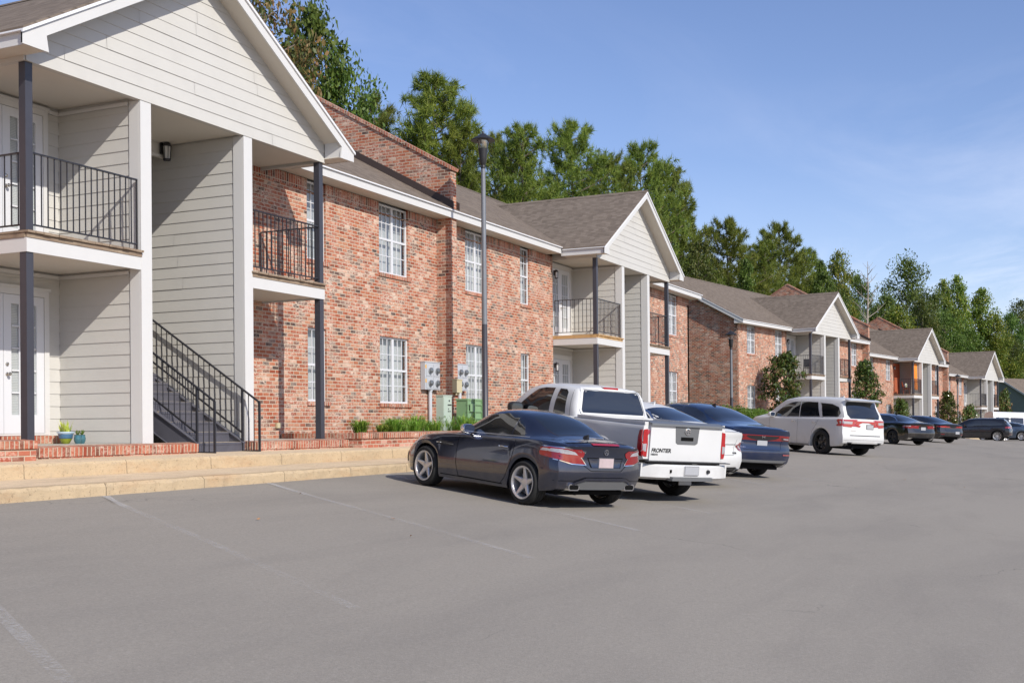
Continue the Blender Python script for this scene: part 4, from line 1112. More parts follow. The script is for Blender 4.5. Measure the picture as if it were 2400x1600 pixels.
# ---- generic four-door saloon
def saloon(label, paint_, uv, hd, look, dims, style='ten', rim='alloy', side=1, D=None, group=None, name='parked_car'):
    W, wb, to, no, H = dims
    r = empty(name, (0,0,0), 0, label, 'car', group); z = H/1.445; k = wb/2.85
    s = dict(W=W, wb=wb, tail=-to, nose=wb+no, wheel_r=.335, ww=.235, track=W-.26, arch=.385, paint=paint_, tbulge=.17, nbulge=.32,
     top=[(-to,1.03*z),(-to+.12,1.075*z),(-to+.45,1.105*z),(-.32,1.165*z),(.15,1.30*z),(.62,1.405*z),(1.05,1.442*z),(1.45,1.445*z),(1.85,1.405*z),(2.15*k,1.30*z),(2.75*k,1.055*z),(3.0*k,1.0*z),(3.4*k,.935*z),(wb+no-.25,.80*z),(wb+no,.66*z)],
     belt=[(-to,1.01*z),(-to+.5,1.045*z),(-.1,1.05*z),(1.,1.01*z),(2.4,.955*z),(3.2,.885*z),(wb+no-.2,.74*z),(wb+no,.63*z)],
     ws=[(-to,.42*W),(-to+.3,.455*W),(0,.465*W),(2.,.465*W),(3.,.44*W),(wb+no,.34*W)],
     wm=[(-to,.46*W),(-to+.3,.488*W),(0,.499*W),(1.2,.495*W),(2.7,.497*W),(wb+no-.3,.46*W),(wb+no,.40*W)],
     wr=[(-to,.30*W),(-.4,.31*W),(.2,.315*W),(1.,.325*W),(2.,.325*W),(2.8,.36*W),(wb+no,.28*W)],
     low=[(-to,.36),(-to+.3,.25),(.4,.20),(2.4,.20),(wb+no-.3,.20),(wb+no,.22)],
     crown=[(-to,.012),(-.4,.04),(.4,.10),(1.9,.09),(2.6,.03),(wb+no,.02)],
     tailf=[(.25,.14),(.42,.03),(.56,0),(.68,.02),(.80,.075),(.94,.06),(1.03,.01)], nosef=[(.2,.05),(.45,0),(.6,.02),(.85,.2)])
    c = Car(r, s); wheels(r, s, style, rim)
    for sd in (-1, 1):
        c.decal('side_window', [(1.02,1.045*z),(2.38*k,.985*z),(2.05*k,1.18*z),(1.70,1.33*z),(1.30,1.355*z),(1.05,1.36*z)], 'side', 'carglass', side=sd, step=.07)
        c.decal('side_window', [(.98,1.05*z),(1.01,1.36*z),(.62,1.335*z),(.30,1.25*z),(-.02,1.11*z),(.05,1.075*z)], 'side', 'carglass', side=sd, step=.07)
        if look.get('chrome'): c.line('window_trim', [(2.42*k,.965*z),(1.0,1.03*z),(.02,1.062*z),(-.10,1.10*z),(.28,1.27*z),(.62,1.357*z),(1.3,1.378*z),(1.72,1.35*z)], 'side', 'chrome', .02, .007, sd)
        c.line('shut_line', [(1.0,1.03*z),(.99,.40),(.96,.26),(2.25*k,.26),(2.38*k,.50),(2.42*k,.95*z)], 'side', side=sd)
        c.line('shut_line', [(.08,1.05*z),(.22,.86),(.40,.62),(.46,.40),(.60,.26),(.95,.26)], 'side', side=sd)
        mirror(c, sd, 2.18*k, 1.01*z, look.get('mirror', paint_)); handle(c, sd, 1.22, .86*z, look.get('handle', paint_)); handle(c, sd, .32, .89*z, look.get('handle', paint_))
        for nm, ax, poly, mt_, of in look['lamps']:
            if ax == 'rear': c.decal(nm, [(sd*a, b) for a, b in poly], 'rear', mt_, off=of, step=.035)
            else: c.decal(nm, poly, 'side', mt_, off=of, side=sd, step=.035)
        c.decal('headlight', [(wb+no-.75,.70*z),(wb+no-.2,.60*z),(wb+no-.14,.66*z),(wb+no-.5,.76*z),(wb+no-.78,.77*z)], 'side', 'clearlens', side=sd, off=.006)
    c.decal('rear_window', [(-.335*W,-.34),(.335*W,-.34),(.33*W,-.05),(.295*W,.34),(.27*W,.42),(-.27*W,.42),(-.295*W,.34),(-.33*W,-.05)], 'top', 'carglass', step=.08)
    c.decal('windscreen', [(-.37*W,2.68*k),(.37*W,2.68*k),(.31*W,1.96),(-.31*W,1.96)], 'top', 'carglass', step=.09)
    g = MB(); p, _ = c.hit('top', 0, .78, 0); g.hexa([(-.028,.68,p.z-.05),(.028,.68,p.z-.05),(.028,.86,p.z-.03),(-.028,.86,p.z-.03),(-.006,.66,p.z+.055),(.006,.66,p.z+.055),(.006,.76,p.z+.03),(-.006,.76,p.z+.03)]); g.build('aerial_fin', look.get('fin', paint_), r)
    c.line('boot_line', [(-.33*W,.90*z),(-.27*W,.66),(.27*W,.66),(.33*W,.90*z)], 'rear')
    c.line('boot_lip', [(-.38*W,1.035*z),(.38*W,1.035*z)], 'top' if False else 'rear', 'gapline', .006)
    c.decal('lower_bumper', [(-.40*W,.37),(-.33*W,.42),(.33*W,.42),(.40*W,.37),(.38*W,.27),(-.38*W,.27)], 'rear', 'plastic', off=.006, step=.06)
    if look.get('bar'): c.decal('light_bar', look['bar'][0], 'rear', look['bar'][1], off=.008, step=.04)
    for args in look.get('extra', []): c.decal(*args[0], **args[1])
    plate(c, *look.get('plate', (0, .80*z)), frame=look.get('pframe', 'chrome'))
    for t_ in look.get('text', []): text_on(c, *t_)
    rr_place(r, uv, hd, s['track']+(.2 if side < 0 else -.0), side=side, D=D)
    return r, c
WHT = carpaint('white_car_paint', (.60,.605,.60), 0., .38, coat=.45); NAVY = carpaint('blue_metallic', (.007,.019,.062), .45, .22, True); BLK = carpaint('black_car_paint', (.004,.004,.005), 0., .2)
BLK2 = carpaint('black_blue_car_paint', (.006,.008,.014), .1, .2); CHAR = carpaint('charcoal_car_paint', (.014,.015,.020), .4, .24); BLUG = carpaint('steel_blue_car_paint', (.10,.14,.20), .6, .28)
z0 = .98
lamp_lex = [('tail_light','rear',[(.96,.90),(.80,.90),(.66,.855),(.60,.84),(.72,.74),(.96,.72)],'redlens',.009),('tail_light','side',[(-.98,.90),(-.55,.885),(-.62,.80),(-.98,.72)],'redlens',.009),('lamp_lens','rear',[(.74,.845),(.66,.838),(.74,.775),(.80,.77)],'clearlens',.013),
 ('exhaust_tip','rear',[(.82,.30),(.60,.30),(.62,.39),(.80,.39)],'silvertrim',.02),('exhaust_bore','rear',[(.78,.315),(.64,.315),(.655,.37),(.765,.37)],'gapline',.024)]
saloon('white four-door saloon squeezed between the white pickup and the blue saloon', WHT, (1641, 1129), 26, dict(lamps=lamp_lex, chrome=True, fin=WHT,
  text=[('ES 350','rear',.46,.68,.034,'plastic')], extra=[(('lamp_bar',[(-.62,.872),(.62,.872),(.62,.858),(-.62,.858)],'rear','chrome'),dict(off=.008,step=.04))]), (1.865,2.87,1.13,.98,1.55))
lamp_acc = [('tail_light','rear',[(.93,.985),(.45,.995),(.45,.955),(.93,.935)],'redlens',.012),('lamp_lens','rear',[(.93,.932),(.50,.950),(.56,.885),(.93,.865)],'darklens',.010),('tail_light','side',[(-1.1,.985),(-.72,.975),(-.76,.93),(-1.1,.865)],'redlens',.010),
 ('reflector','rear',[(.85,.57),(.60,.575),(.60,.548),(.85,.545)],'redlens',.012),('lamp_lens','rear',[(.80,.925),(.60,.935),(.62,.91),(.80,.90)],'clearlens',.014)]
_, ca = saloon('dark blue metallic saloon with a full-width red light bar, left of the white SUV', NAVY, (1772, 1112.5), 37, dict(lamps=lamp_acc, bar=([(-.46,.992),(.46,.992),(.46,.972),(-.46,.972)],'redlens'), plate=(.0,.80), pframe='plastic', fin='plastic',
  text=[('HYBRID','rear',-.60,.80,.022,'chrome'),('ACCORD','rear',-.60,.70,.022,'chrome')], extra=[(('lamp_panel',[(-.46,.968),(.46,.968),(.44,.885),(-.44,.885)],'rear','plastic'),dict(off=.004,step=.06)),(('bumper_valance',[(-.76,.44),(.76,.44),(.66,.385),(-.66,.385)],'rear','greymetal'),dict(off=.014,step=.06))]), (1.90,2.83,1.16,.98,1.56))
p_, _ = ca.hit('rear', 0, .945, 0); g = MB(); yy = p_.y-.012
for sx in (-1, 1): g.bar((sx*.030,yy,.918), (sx*.036,yy,.985), .012, .008)
g.bar((-.03,yy,.950), (.03,yy,.950), .008, .012); g.build('badge', 'chrome', ca.root)
lamp_cam = [('tail_light','rear',[(.94,.93),(.58,.945),(.48,.90),(.56,.82),(.78,.80),(.94,.84)],'redlens',.010),('lamp_lens','rear',[(.92,.915),(.70,.93),(.72,.89),(.92,.88)],'clearlens',.014),('tail_light','side',[(-1.1,.94),(-.62,.92),(-.72,.84),(-1.1,.80)],'redlens',.009),('exhaust_tip','rear',[(.78,.30),(.62,.30),(.62,.37),(.78,.37)],'chrome',.02)]
saloon('black four-door saloon with black wheels and chrome window trim, just beyond the white SUV', BLK, (2152, 1043), 38.5, dict(lamps=lamp_cam, chrome=True, plate=(.0,.80)), (1.84,2.825,1.1,.96,1.445), 'five', 'blackrim')
lamp_el = [('tail_light','rear',[(.92,.92),(.50,.94),(.40,.90),(.60,.85),(.92,.86)],'brightred',.010),('tail_light','side',[(-1.05,.93),(-.58,.90),(-.66,.86),(-1.05,.85)],'redlens',.009),('reflector','rear',[(.80,.50),(.60,.50),(.60,.47),(.80,.47)],'redlens',.010)]
saloon('blackish blue compact saloon with silver wheels, behind the black saloon and below the lamp post', BLK2, (2224, 1038), 38.5, dict(lamps=lamp_el, plate=(.30,.58)), (1.825,2.7,1.02,.93,1.42), 'seven')
# ---- SUVs
def suv(label, paint_, uv, hd, sp, lamps, style, rim, side=1, extra=None, D=None):
    r = empty('parked_suv', (0,0,0), 0, label, 'SUV'); W, wb, H = sp['W'], sp['wb'], sp['H']; to, no = sp['to'], sp['no']; b = sp['b']
    s = dict(W=W, wb=wb, tail=-to, nose=wb+no, wheel_r=sp['wr_'], ww=.26, track=W-.30, arch=sp['wr_']+.065, paint=paint_, tbulge=.13, nbulge=.26,
     top=[(-to,H*.955),(-to+.10,H*.968),(-to+.45,H*.985),(.6,H),(1.3,H*.998),(1.9,H*.965),(2.2,H*.90),(2.35+.0,H*.85),(2.85,b+.10),(3.1,b+.05),(wb+no-.6,b-.03),(wb+no-.15,b-.13),(wb+no,b-.30)],
     belt=[(-to,b+.06),(0,b+.03),(2.2,b-.01),(3.0,b-.01),(wb+no-.5,b-.08),(wb+no,b-.33)],
     ws=[(-to,.45*W),(-to+.4,.470*W),(2.2,.472*W),(wb+.3,.45*W),(wb+no,.36*W)], wm=[(-to,.475*W),(-to+.35,.497*W),(0,.50*W),(1.4,.492*W),(wb,.50*W),(wb+no-.2,.46*W),(wb+no,.41*W)],
     wr=[(-to,.345*W),(0,.375*W),(1.5,.38*W),(2.2,.365*W),(2.9,.40*W),(wb+no,.30*W)], low=[(-to,.40),(-to+.3,.30),(.5,.24),(wb-.3,.24),(wb+no,.27)],
     crown=[(-to,.05),(.5,.085),(2.,.08),(2.8,.03),(wb+no,.02)], tailf=sp['tailf'], nosef=[(.2,.06),(.5,0),(.8,.02),(1.1,.2)])
    c = Car(r, s); wheels(r, s, style, rim); t = H-.175
    for sd in (-1, 1):
        for poly in sp['side']: c.decal('side_window', poly, 'side', 'carglass', side=sd, step=.07)
        for pts in sp['lines']: c.line('shut_line', pts, 'side', side=sd)
        for pts, mt_, w_, of in sp.get('trims', []): c.line('side_trim', pts, 'side', mt_, w_, of, sd)
        mirror(c, sd, sp['mir'], b+.04, sp.get('mirm', 'plastic'), 1.15)
        for y in sp['hand']: handle(c, sd, y, b-.13, sp.get('hm', 'chrome'))
        for nm, ax, poly, mt_, of in lamps: (c.decal(nm, [(sd*a, b_) for a, b_ in poly], 'rear', mt_, off=of, step=.04) if ax == 'rear' else c.decal(nm, poly, 'side', mt_, off=of, side=sd, step=.04))
    c.decal('rear_window', sp['rw'], 'rear', 'carglass', off=.006, step=.07)
    c.decal('windscreen', [(-.40*W,2.80),(.40*W,2.80),(.34*W,2.05),(-.34*W,2.05)], 'top', 'carglass', step=.09)
    g = MB(); y_ = -to; z_ = H*.955   # roof spoiler
    g.hexa([(-.36*W,y_+.13,z_-.05),(.36*W,y_+.13,z_-.05),(.37*W,y_+.30,z_-.02),(-.37*W,y_+.30,z_-.02),(-.35*W,y_+.10,z_-.012),(.35*W,y_+.10,z_-.012),(.37*W,y_+.32,z_+.028),(-.37*W,y_+.32,z_+.028)]); g.build('roof_spoiler', paint_, r)
    g = MB(); p, _ = c.hit('top', 0, .1, 0); g.hexa([(-.025,.0,p.z-.01),(.025,.0,p.z-.01),(.025,.2,p.z-.01),(-.025,.2,p.z-.01),(-.006,-.02,p.z+.065),(.006,-.02,p.z+.065),(.006,.1,p.z+.03),(-.006,.1,p.z+.03)]); g.build('aerial_fin', paint_, r)
    g = MB(); p, _ = c.hit('rear', .18, sp['rw'][0][1]+.05, 0); g.bar((.02,p.y-.02,sp['rw'][0][1]+.03),(.42,p.y-.025,sp['rw'][0][1]+.045),.02,.015); g.build('rear_wiper', 'plastic', r)
    if extra: extra(c)
    rr_place(r, uv, hd, s['track']+(.2 if side < 0 else 0), side=side, D=D)
    return c
def dur(c):
    c.decal('light_bar', [(-.50,1.125),(.50,1.125),(.50,1.095),(.46,1.08),(-.46,1.08),(-.50,1.095)], 'rear', 'brightred', off=.012, step=.04)
    c.line('tailgate_gap', [(-.66,.66),(.66,.66)], 'rear', 'gapline', .022, .004); c.line('bumper_crease', [(-.88,.50),(-.55,.52),(.55,.52),(.88,.50)], 'rear', 'gapline', .006)
    plate(c, .16, .95, pframe := 'chrome') if False else plate(c, .18, .95, frame='plastic')
    text_on(c, 'DURANGO', 'rear', -.62, .80, .026, 'chrome'); c.decal('lower_bumper', [(-.80,.40),(.80,.40),(.72,.31),(-.72,.31)], 'rear', 'plastic', off=.004, step=.07)
    for sd in (-1, 1): c.decal('exhaust_tip', [(sd*.74,.37),(sd*.56,.37),(sd*.56,.45),(sd*.74,.45)], 'rear', 'silvertrim', off=.02, step=.04); c.decal('exhaust_bore', [(sd*.72,.385),(sd*.58,.385),(sd*.58,.435),(sd*.72,.435)], 'rear', 'gapline', off=.024, step=.04)
TF = [(.35,.10),(.50,.0),(.62,.02),(.80,.05),(1.1,.06),(1.35,.16),(1.60,.30),(1.78,.34)]
suv('big white SUV with black wheels, between the blue and the black saloon', WHT, (1922, 1064), 36, dict(W=1.93, wb=3.04, H=1.89, to=1.10, no=.97, b=1.16, wr_=.395, tailf=TF, mir=2.36, hand=(1.30,.32), mirm=WHT, hm='chrome',
  side=[[(1.14,1.19),(2.45,1.16),(2.20,1.36),(1.90,1.56),(1.60,1.66),(1.16,1.70)], [(1.10,1.19),(1.12,1.70),(.36,1.69),(.28,1.50),(.16,1.22)], [(.02,1.225),(.12,1.55),(.22,1.67),(-.30,1.645),(-.62,1.55),(-.75,1.36),(-.68,1.245)]],
  lines=[[(1.12,1.16),(1.10,.30),(2.42,.30),(2.50,.60),(2.52,1.13)], [(.14,1.18),(.20,1.0),(.40,.72),(.46,.45),(.55,.30),(1.08,.30)]], trims=[([(.02,1.21),(.13,1.56),(.23,1.69)],'chrome',.02,.006),([(1.9,.28),(.5,.28)],'plastic',.05,.004)],
  rw=[(-.62,1.20),(.62,1.20),(.70,1.32),(.64,1.68),(.58,1.74),(-.58,1.74),(-.64,1.68),(-.70,1.32)]),
  [('tail_light','rear',[(.97,1.17),(.50,1.13),(.46,1.07),(.60,.92),(.97,.95)],'brightred',.012),('lamp_lens','rear',[(.92,1.11),(.56,1.10),(.58,1.02),(.92,1.03)],'clearlens',.016),('tail_light','side',[(-1.1,1.17),(-.70,1.16),(-.80,1.0),(-1.1,.93)],'brightred',.011)], 'split', 'blackrim', side=-1, extra=dur)
def cx(c):
    plate(c, 0, .78, frame='plastic'); c.line('tailgate_gap', [(-.6,.62),(.6,.62)], 'rear', 'gapline', .012)
suv('dark crossover seen side-on with bright silver wheels, in front of the white van', CHAR, (2337, 1035), 4, dict(W=1.84, wb=2.70, H=1.66, to=.93, no=.93, b=1.06, wr_=.365, tailf=[(.35,.08),(.55,0),(.8,.04),(1.05,.10),(1.3,.30),(1.6,.55)], mir=2.10, hand=(1.15,.30), hm=CHAR, mirm=CHAR,
  side=[[(1.04,1.10),(2.22,1.06),(1.95,1.25),(1.62,1.42),(1.3,1.485),(1.05,1.49)], [(1.0,1.10),(1.02,1.49),(.45,1.47),(.10,1.40),(-.35,1.24),(-.30,1.15)]],
  lines=[[(1.0,1.06),(.98,.32),(2.2,.32),(2.28,.6),(2.3,1.03)], [(.1,1.1),(.22,.9),(.42,.62),(.5,.32),(.98,.32)]], trims=[([(2.3,.30),(.45,.30)],'plastic',.10,.005)],
  rw=[(-.56,1.12),(.56,1.12),(.60,1.22),(.52,1.50),(-.52,1.50),(-.60,1.22)]),
  [('tail_light','rear',[(.9,1.04),(.42,1.03),(.52,.93),(.9,.92)],'brightred',.010),('tail_light','side',[(-1.,1.05),(-.50,1.02),(-.6,.94),(-1.,.90)],'redlens',.010),('reflector','rear',[(.8,.5),(.5,.5),(.5,.47),(.8,.47)],'redlens',.01)], 'ten', 'alloy', side=-1, extra=cx, D=83)
saloon('steel blue saloon cut by the right edge of the view, past the dark crossover', BLUG, (2394, 1035), 4, dict(lamps=lamp_el), (1.83,2.7,1.05,.93,1.42), 'ten', side=-1, D=88)
# ---- white high-roof van
r = empty('parked_van', (0,0,0), 0, 'white high-roofed van showing above the dark crossover', 'van')
s = dict(W=2.05, wb=3.75, tail=-1.05, nose=4.7, wheel_r=.36, ww=.24, track=1.72, arch=.42, paint=WHT, tbulge=.03, nbulge=.25,
  top=[(-1.05,2.52),(2.3,2.52),(3.0,2.42),(3.4,2.1),(4.0,1.45),(4.4,1.2),(4.7,.85)], belt=[(-1.05,1.40),(3.2,1.38),(4.0,1.22),(4.7,.80)], ws=[(-1.05,1.0),(3.3,.99),(4.7,.72)], wm=[(-1.05,1.01),(3.5,1.02),(4.7,.82)],
  wr=[(-1.05,.84),(2.8,.82),(4.7,.6)], low=[(-1.05,.38),(4.7,.3)], crown=[(-1.05,.13),(3,.10),(4.7,.02)], tailf=[(.3,.0),(2.5,.08)], nosef=[(.2,.04),(.6,0),(1.2,.1)])
c = Car(r, s); wheels(r, s, 'seven', 'alloy')
for sd in (-1, 1):
    c.decal('side_window', [(2.75,1.45),(3.75,1.42),(3.3,1.95),(2.78,2.0)], 'side', 'carglass', side=sd, step=.1)
    for a in (-.75, .45, 1.6): c.decal('side_window', [(a,1.45),(a+1.05,1.45),(a+1.05,1.98),(a,1.98)], 'side', 'carglass', side=sd, step=.1)
    c.line('body_rail', [(-1.0,1.15),(3.4,1.15)], 'side', 'plastic', .05, .006, sd); mirror(c, sd, 3.3, 1.4, 'plastic', 1.5); handle(c, sd, 2.8, 1.2, 'plastic')
    c.decal('tail_light', [(sd*1.0,1.5),(sd*.9,1.5),(sd*.9,1.05),(sd*1.0,1.05)], 'rear', 'redlens', off=.01)
c.decal('windscreen', [(-.75,4.0),(.75,4.0),(.7,3.2),(-.7,3.2)], 'top', 'carglass', step=.1); c.decal('rear_window', [(-.75,1.45),(.75,1.45),(.75,2.0),(-.75,2.0)], 'rear', 'carglass', step=.1)
pv = ray(2345, 1030)*97; place(r, (pv[0], pv[1]), 154)
# ---- white pickup truck
r = empty('pickup_truck', (0,0,0), 0, 'white extended-cab pickup truck with a black-lettered tailgate, right of the dark roadster', 'pickup')
W = 1.85
s = dict(wrapd=.05, W=W, wb=3.20, tail=-1.10, nose=4.05, wheel_r=.385, ww=.265, track=1.58, arch=.44, paint=WHT, tbulge=.015, nbulge=.22,
  top=[(-1.10,1.175),(.60,1.18),(.80,1.19),(.86,1.30),(.90,1.46),(.965,1.66),(1.05,1.715),(1.5,1.745),(2.1,1.735),(2.42,1.66),(2.75,1.42),(3.05,1.17),(3.4,1.12),(3.85,1.03),(4.05,.90)],
  belt=[(-1.10,1.165),(.6,1.165),(1.5,1.16),(2.9,1.10),(3.6,1.02),(4.05,.86)], ws=[(-1.10,.885),(.8,.885),(2.9,.875),(3.6,.82),(4.05,.68)],
  wm=[(-1.10,.905),(-.5,.912),(0,.925),(.6,.905),(2.,.905),(3.2,.925),(3.7,.88),(4.05,.78)], wr=[(-1.10,.80),(.7,.80),(.92,.72),(1.4,.735),(2.3,.72),(2.9,.80),(4.05,.6)],
  low=[(-1.10,.62),(-.5,.52),(.5,.42),(2.8,.40),(4.05,.42)], crown=[(-1.10,.006),(.8,.02),(.98,.08),(2.2,.08),(3.0,.03),(4.05,.02)], tailf=[(.5,.0),(1.2,.02)], nosef=[(.4,.05),(.7,0),(1.0,.1)])
c = Car(r, s); wheels(r, s, 'seven', 'alloy')
for sd in (-1, 1):
    c.decal('side_window', [(1.66,1.19),(2.62,1.17),(2.58,1.30),(2.38,1.46),(2.14,1.60),(1.92,1.635),(1.62,1.64)], 'side', 'carglass', side=sd, step=.07)
    c.decal('side_window', [(1.16,1.20),(1.52,1.195),(1.46,1.635),(1.27,1.63),(1.20,1.58)], 'side', 'carglass', side=sd, step=.07)
    c.line('shut_line', [(1.60,1.17),(1.58,.48),(2.72,.48),(2.80,.80),(2.80,1.10)], 'side', side=sd); c.line('shut_line', [(1.08,1.66),(1.02,1.17),(1.02,.60)], 'side', side=sd)
    c.line('cab_gap', [(.80,1.16),(.78,.60)], 'side', 'gapline', .022, .003, sd)
    mirror(c, sd, 2.50, 1.20, 'plastic', 1.35); handle(c, sd, 1.72, 1.03, WHT)
    c.decal('tail_light', [(sd*.93,1.085),(sd*.815,1.10),(sd*.80,.86),(sd*.815,.655),(sd*.93,.67)], 'rear', 'brightred', off=.012, step=.04)
    c.decal('lamp_lens', [(sd*.90,.86),(sd*.83,.865),(sd*.83,.74),(sd*.90,.74)], 'rear', 'clearlens', off=.016, step=.03)
    c.decal('tail_light', [(-1.075,1.09),(-.99,1.08),(-.965,.97),(-.965,.80),(-1.0,.67),(-1.075,.66)], 'side', 'brightred', side=sd, off=.012, step=.04)
    # flared wheel arch lips
    for ya in (0., 3.2):
        g = MB(); V = []
        N = 22
        for i in range(N+1):
            a = math.pi*(-.04+1.08*i/N)
            for rad, dx in ((.44,.010), (.455,.030), (.50,.026), (.54,.0)):
                yy = ya-rad*math.cos(a); zz = .375+rad*math.sin(a); h, _ = c.hit('side', yy if True else 0, max(zz,.55) if False else zz, 0, sd)
                x = abs(h.x) if h is not None else .915
                V.append((sd*(max(x,.90)+dx), yy, zz))
        g.add(V, [(i*4+j, i*4+j+1, (i+1)*4+j+1, (i+1)*4+j) for i in range(N) for j in range(3)], 0, True); g.build('wheel_arch', WHT, r)
c.decal('rear_window', [(-.68,1.245),(.68,1.245),(.70,1.30),(.62,1.60),(.58,1.635),(-.58,1.635),(-.62,1.60),(-.70,1.30)], 'rear', 'carglass', off=.008, step=.06)
c.line('window_surround', [(-.72,1.225),(.72,1.225),(.73,1.30),(.65,1.625),(.60,1.66),(-.60,1.66),(-.65,1.625),(-.73,1.30),(-.72,1.225)], 'rear', WHT, .03, .014)
c.decal('windscreen', [(-.72,3.0),(.72,3.0),(.64,2.5),(-.64,2.5)], 'top', 'carglass', step=.09)
g = MB(); p_, _ = c.hit('rear', 0, 1.69, 0); g.box(-.165,.165,p_.y-.03,p_.y+.10,1.668,1.712); g.build('high_brake_light', 'brightred', r)
# bed: rails, caps, tailgate panel, spoiler lip
g = MB()
for sd in (-1, 1): a, b = sorted((sd*.80, sd*.875)); g.box(a, b, -1.07, .74, 1.17, 1.215)
g.box(-.80, .80, .70, .74, 1.17, 1.215); g.build('bed_rail', WHT, r)
g = MB(); g.box(-.79, .79, -.99, .69, 1.181, 1.184); g.build('bed_floor', 'plastic', r)  # dark sheet set just below the rails, in place of a sunken bed floor
tg = MB(); tg.box(-.775, .775, -1.118, -1.02, .60, 1.19); t_ = tg.build('tailgate', WHT, r)
g = MB(); g.hexa([(-.80,-1.16,1.165),(.80,-1.16,1.165),(.80,-1.0,1.19),(-.80,-1.0,1.19),(-.79,-1.155,1.20),(.79,-1.155,1.20),(.80,-1.0,1.235),(-.80,-1.0,1.235)]); g.build('tailgate_lip', 'greymetal', t_)
g = MB(); g.prism([(-.26,1.163),(.26,1.163),(.235,.90),(.19,.875),(-.19,.875),(-.235,.90)], -1.126, -1.10, 'y'); g.build('handle_panel', 'greymetal', t_)
g = MB(); g.box(-.135,.135,-1.130,-1.1,.935,.995); g.build('tailgate_handle', 'gapline', t_); 
g = MB(); g.lathe([(.058,0),(.058,-.010),(.042,-.012),(.042,0)], 24, 0, (0,-1.127,1.085), 'y', cap=False); g.box(-.07,.07,-1.142,-1.128,1.072,1.098); g.build('badge', 'chrome', t_)
def flat_text(s_, x, y, z, h, mat, parent, name, shear=0.):
    cu = bpy.data.curves.new('t', 'FONT'); cu.body = s_; cu.size = h/.69; cu.extrude = .002; cu.shear = shear; cu.offset = .035*h
    ob = bpy.data.objects.new('t', cu); COL.objects.link(ob); bpy.context.view_layer.update()
    me = bpy.data.meshes.new_from_object(ob.evaluated_get(bpy.context.evaluated_depsgraph_get())); bpy.data.objects.remove(ob); bpy.data.curves.remove(cu)
    g = MB(); g.add([(x+v.co.x, y-v.co.z, z+v.co.y) for v in me.vertices], [tuple(p.vertices) for p in me.polygons]); bpy.data.meshes.remove(me); return g.build(name, mat, parent)
flat_text('FRONTIER', -.745, -1.122, .735, .062, 'plastic', t_, 'lettering', .15); flat_text('NISSAN', -.75, -1.122, .685, .030, 'greymetal', t_, 'lettering')
g = MB(); g.box(-.775,.775,-1.119,-1.03,.555,.597); g.build('tailgate_gap', 'plastic', r)
# bumper with centre step
bm = MB(); V = []
for i in range(17):
    x = -.93+1.86*i/16; e = abs(x)/.93; y = -1.28+.17*e**4
    for dy, z in ((.10,.30),(.0,.34),(-.0,.52),(.03,.548),(.16,.552)): V.append((x, y+dy, z+ (.0 if abs(x) > .42 or z > .4 else -.02)))
bm.add(V, [(i*5+j, (i+1)*5+j, (i+1)*5+j+1, i*5+j+1) for i in range(16) for j in range(4)], 0, True)
for sd in (-1, 1): a, b = sorted((sd*.89, sd*.935)); bm.box(a, b, -1.12, -.50, .34, .55)
bo = bm.build('rear_bumper', WHT, r)
g = MB(); g.box(-.90,.90,-1.24,-1.11,.553,.566); g.build('bumper_step_pad', 'plastic', bo)
g = MB(); g.hexa([(-.44,-1.335,.265),(.44,-1.335,.265),(.46,-1.1,.265),(-.46,-1.1,.265),(-.43,-1.335,.325),(.43,-1.335,.325),(.46,-1.15,.34),(-.46,-1.15,.34)]); g.build('bumper_step', 'greymetal', bo)
g = MB(); g.box(-.155,.155,-1.300,-1.285,.385,.535); pl_ = g.build('licence_plate', 'chrome', bo); g = MB(); g.box(-.147,.147,-1.303,-1.3005,.393,.527); g.build('plate_face', 'plate', pl_)
g = MB(); g.lathe([(.035,0),(.03,-.02),(.0,-.021)], 14, 0, (.37,-1.285,.45), 'y'); g.build('tow_socket', 'plastic', bo)
g = MB(); g.box(-.45,-.42,-1.29,-1.27,.42,.47); g.build('bumper_hole', 'gapline', bo)
g = MB(); g.tube([(0,-.9,.32),(0,0,.375),(0,.3,.35)], .05, 8); g.tube([(-.6,0,.375),(.6,0,.375)], .055, 10); g.lathe([(0,-.1),(.12,-.06),(.14,0),(.12,.06),(0,.1)], 14, 0, (0,0,.375), 'y'); g.box(-.5,.5,-.9,1.0,.45,.60)
g.build('rear_axle', 'underbody', r)
g = MB(); g.box(.50,.78,-.46,-.44,.14,.42); g.build('mud_flap', 'silvertrim', r)
for o_ in KIDS(r):
    if not o_.name.startswith('wheel.') and o_.name != 'wheel' and not o_.name.startswith('rear_axle'): o_.location.z += .085
for o_ in KIDS(bo):
    if o_.name.startswith('bumper_step') : o_.location.z += .03
rr_place(r, (1577, 1158), 31, 1.58, side=1)
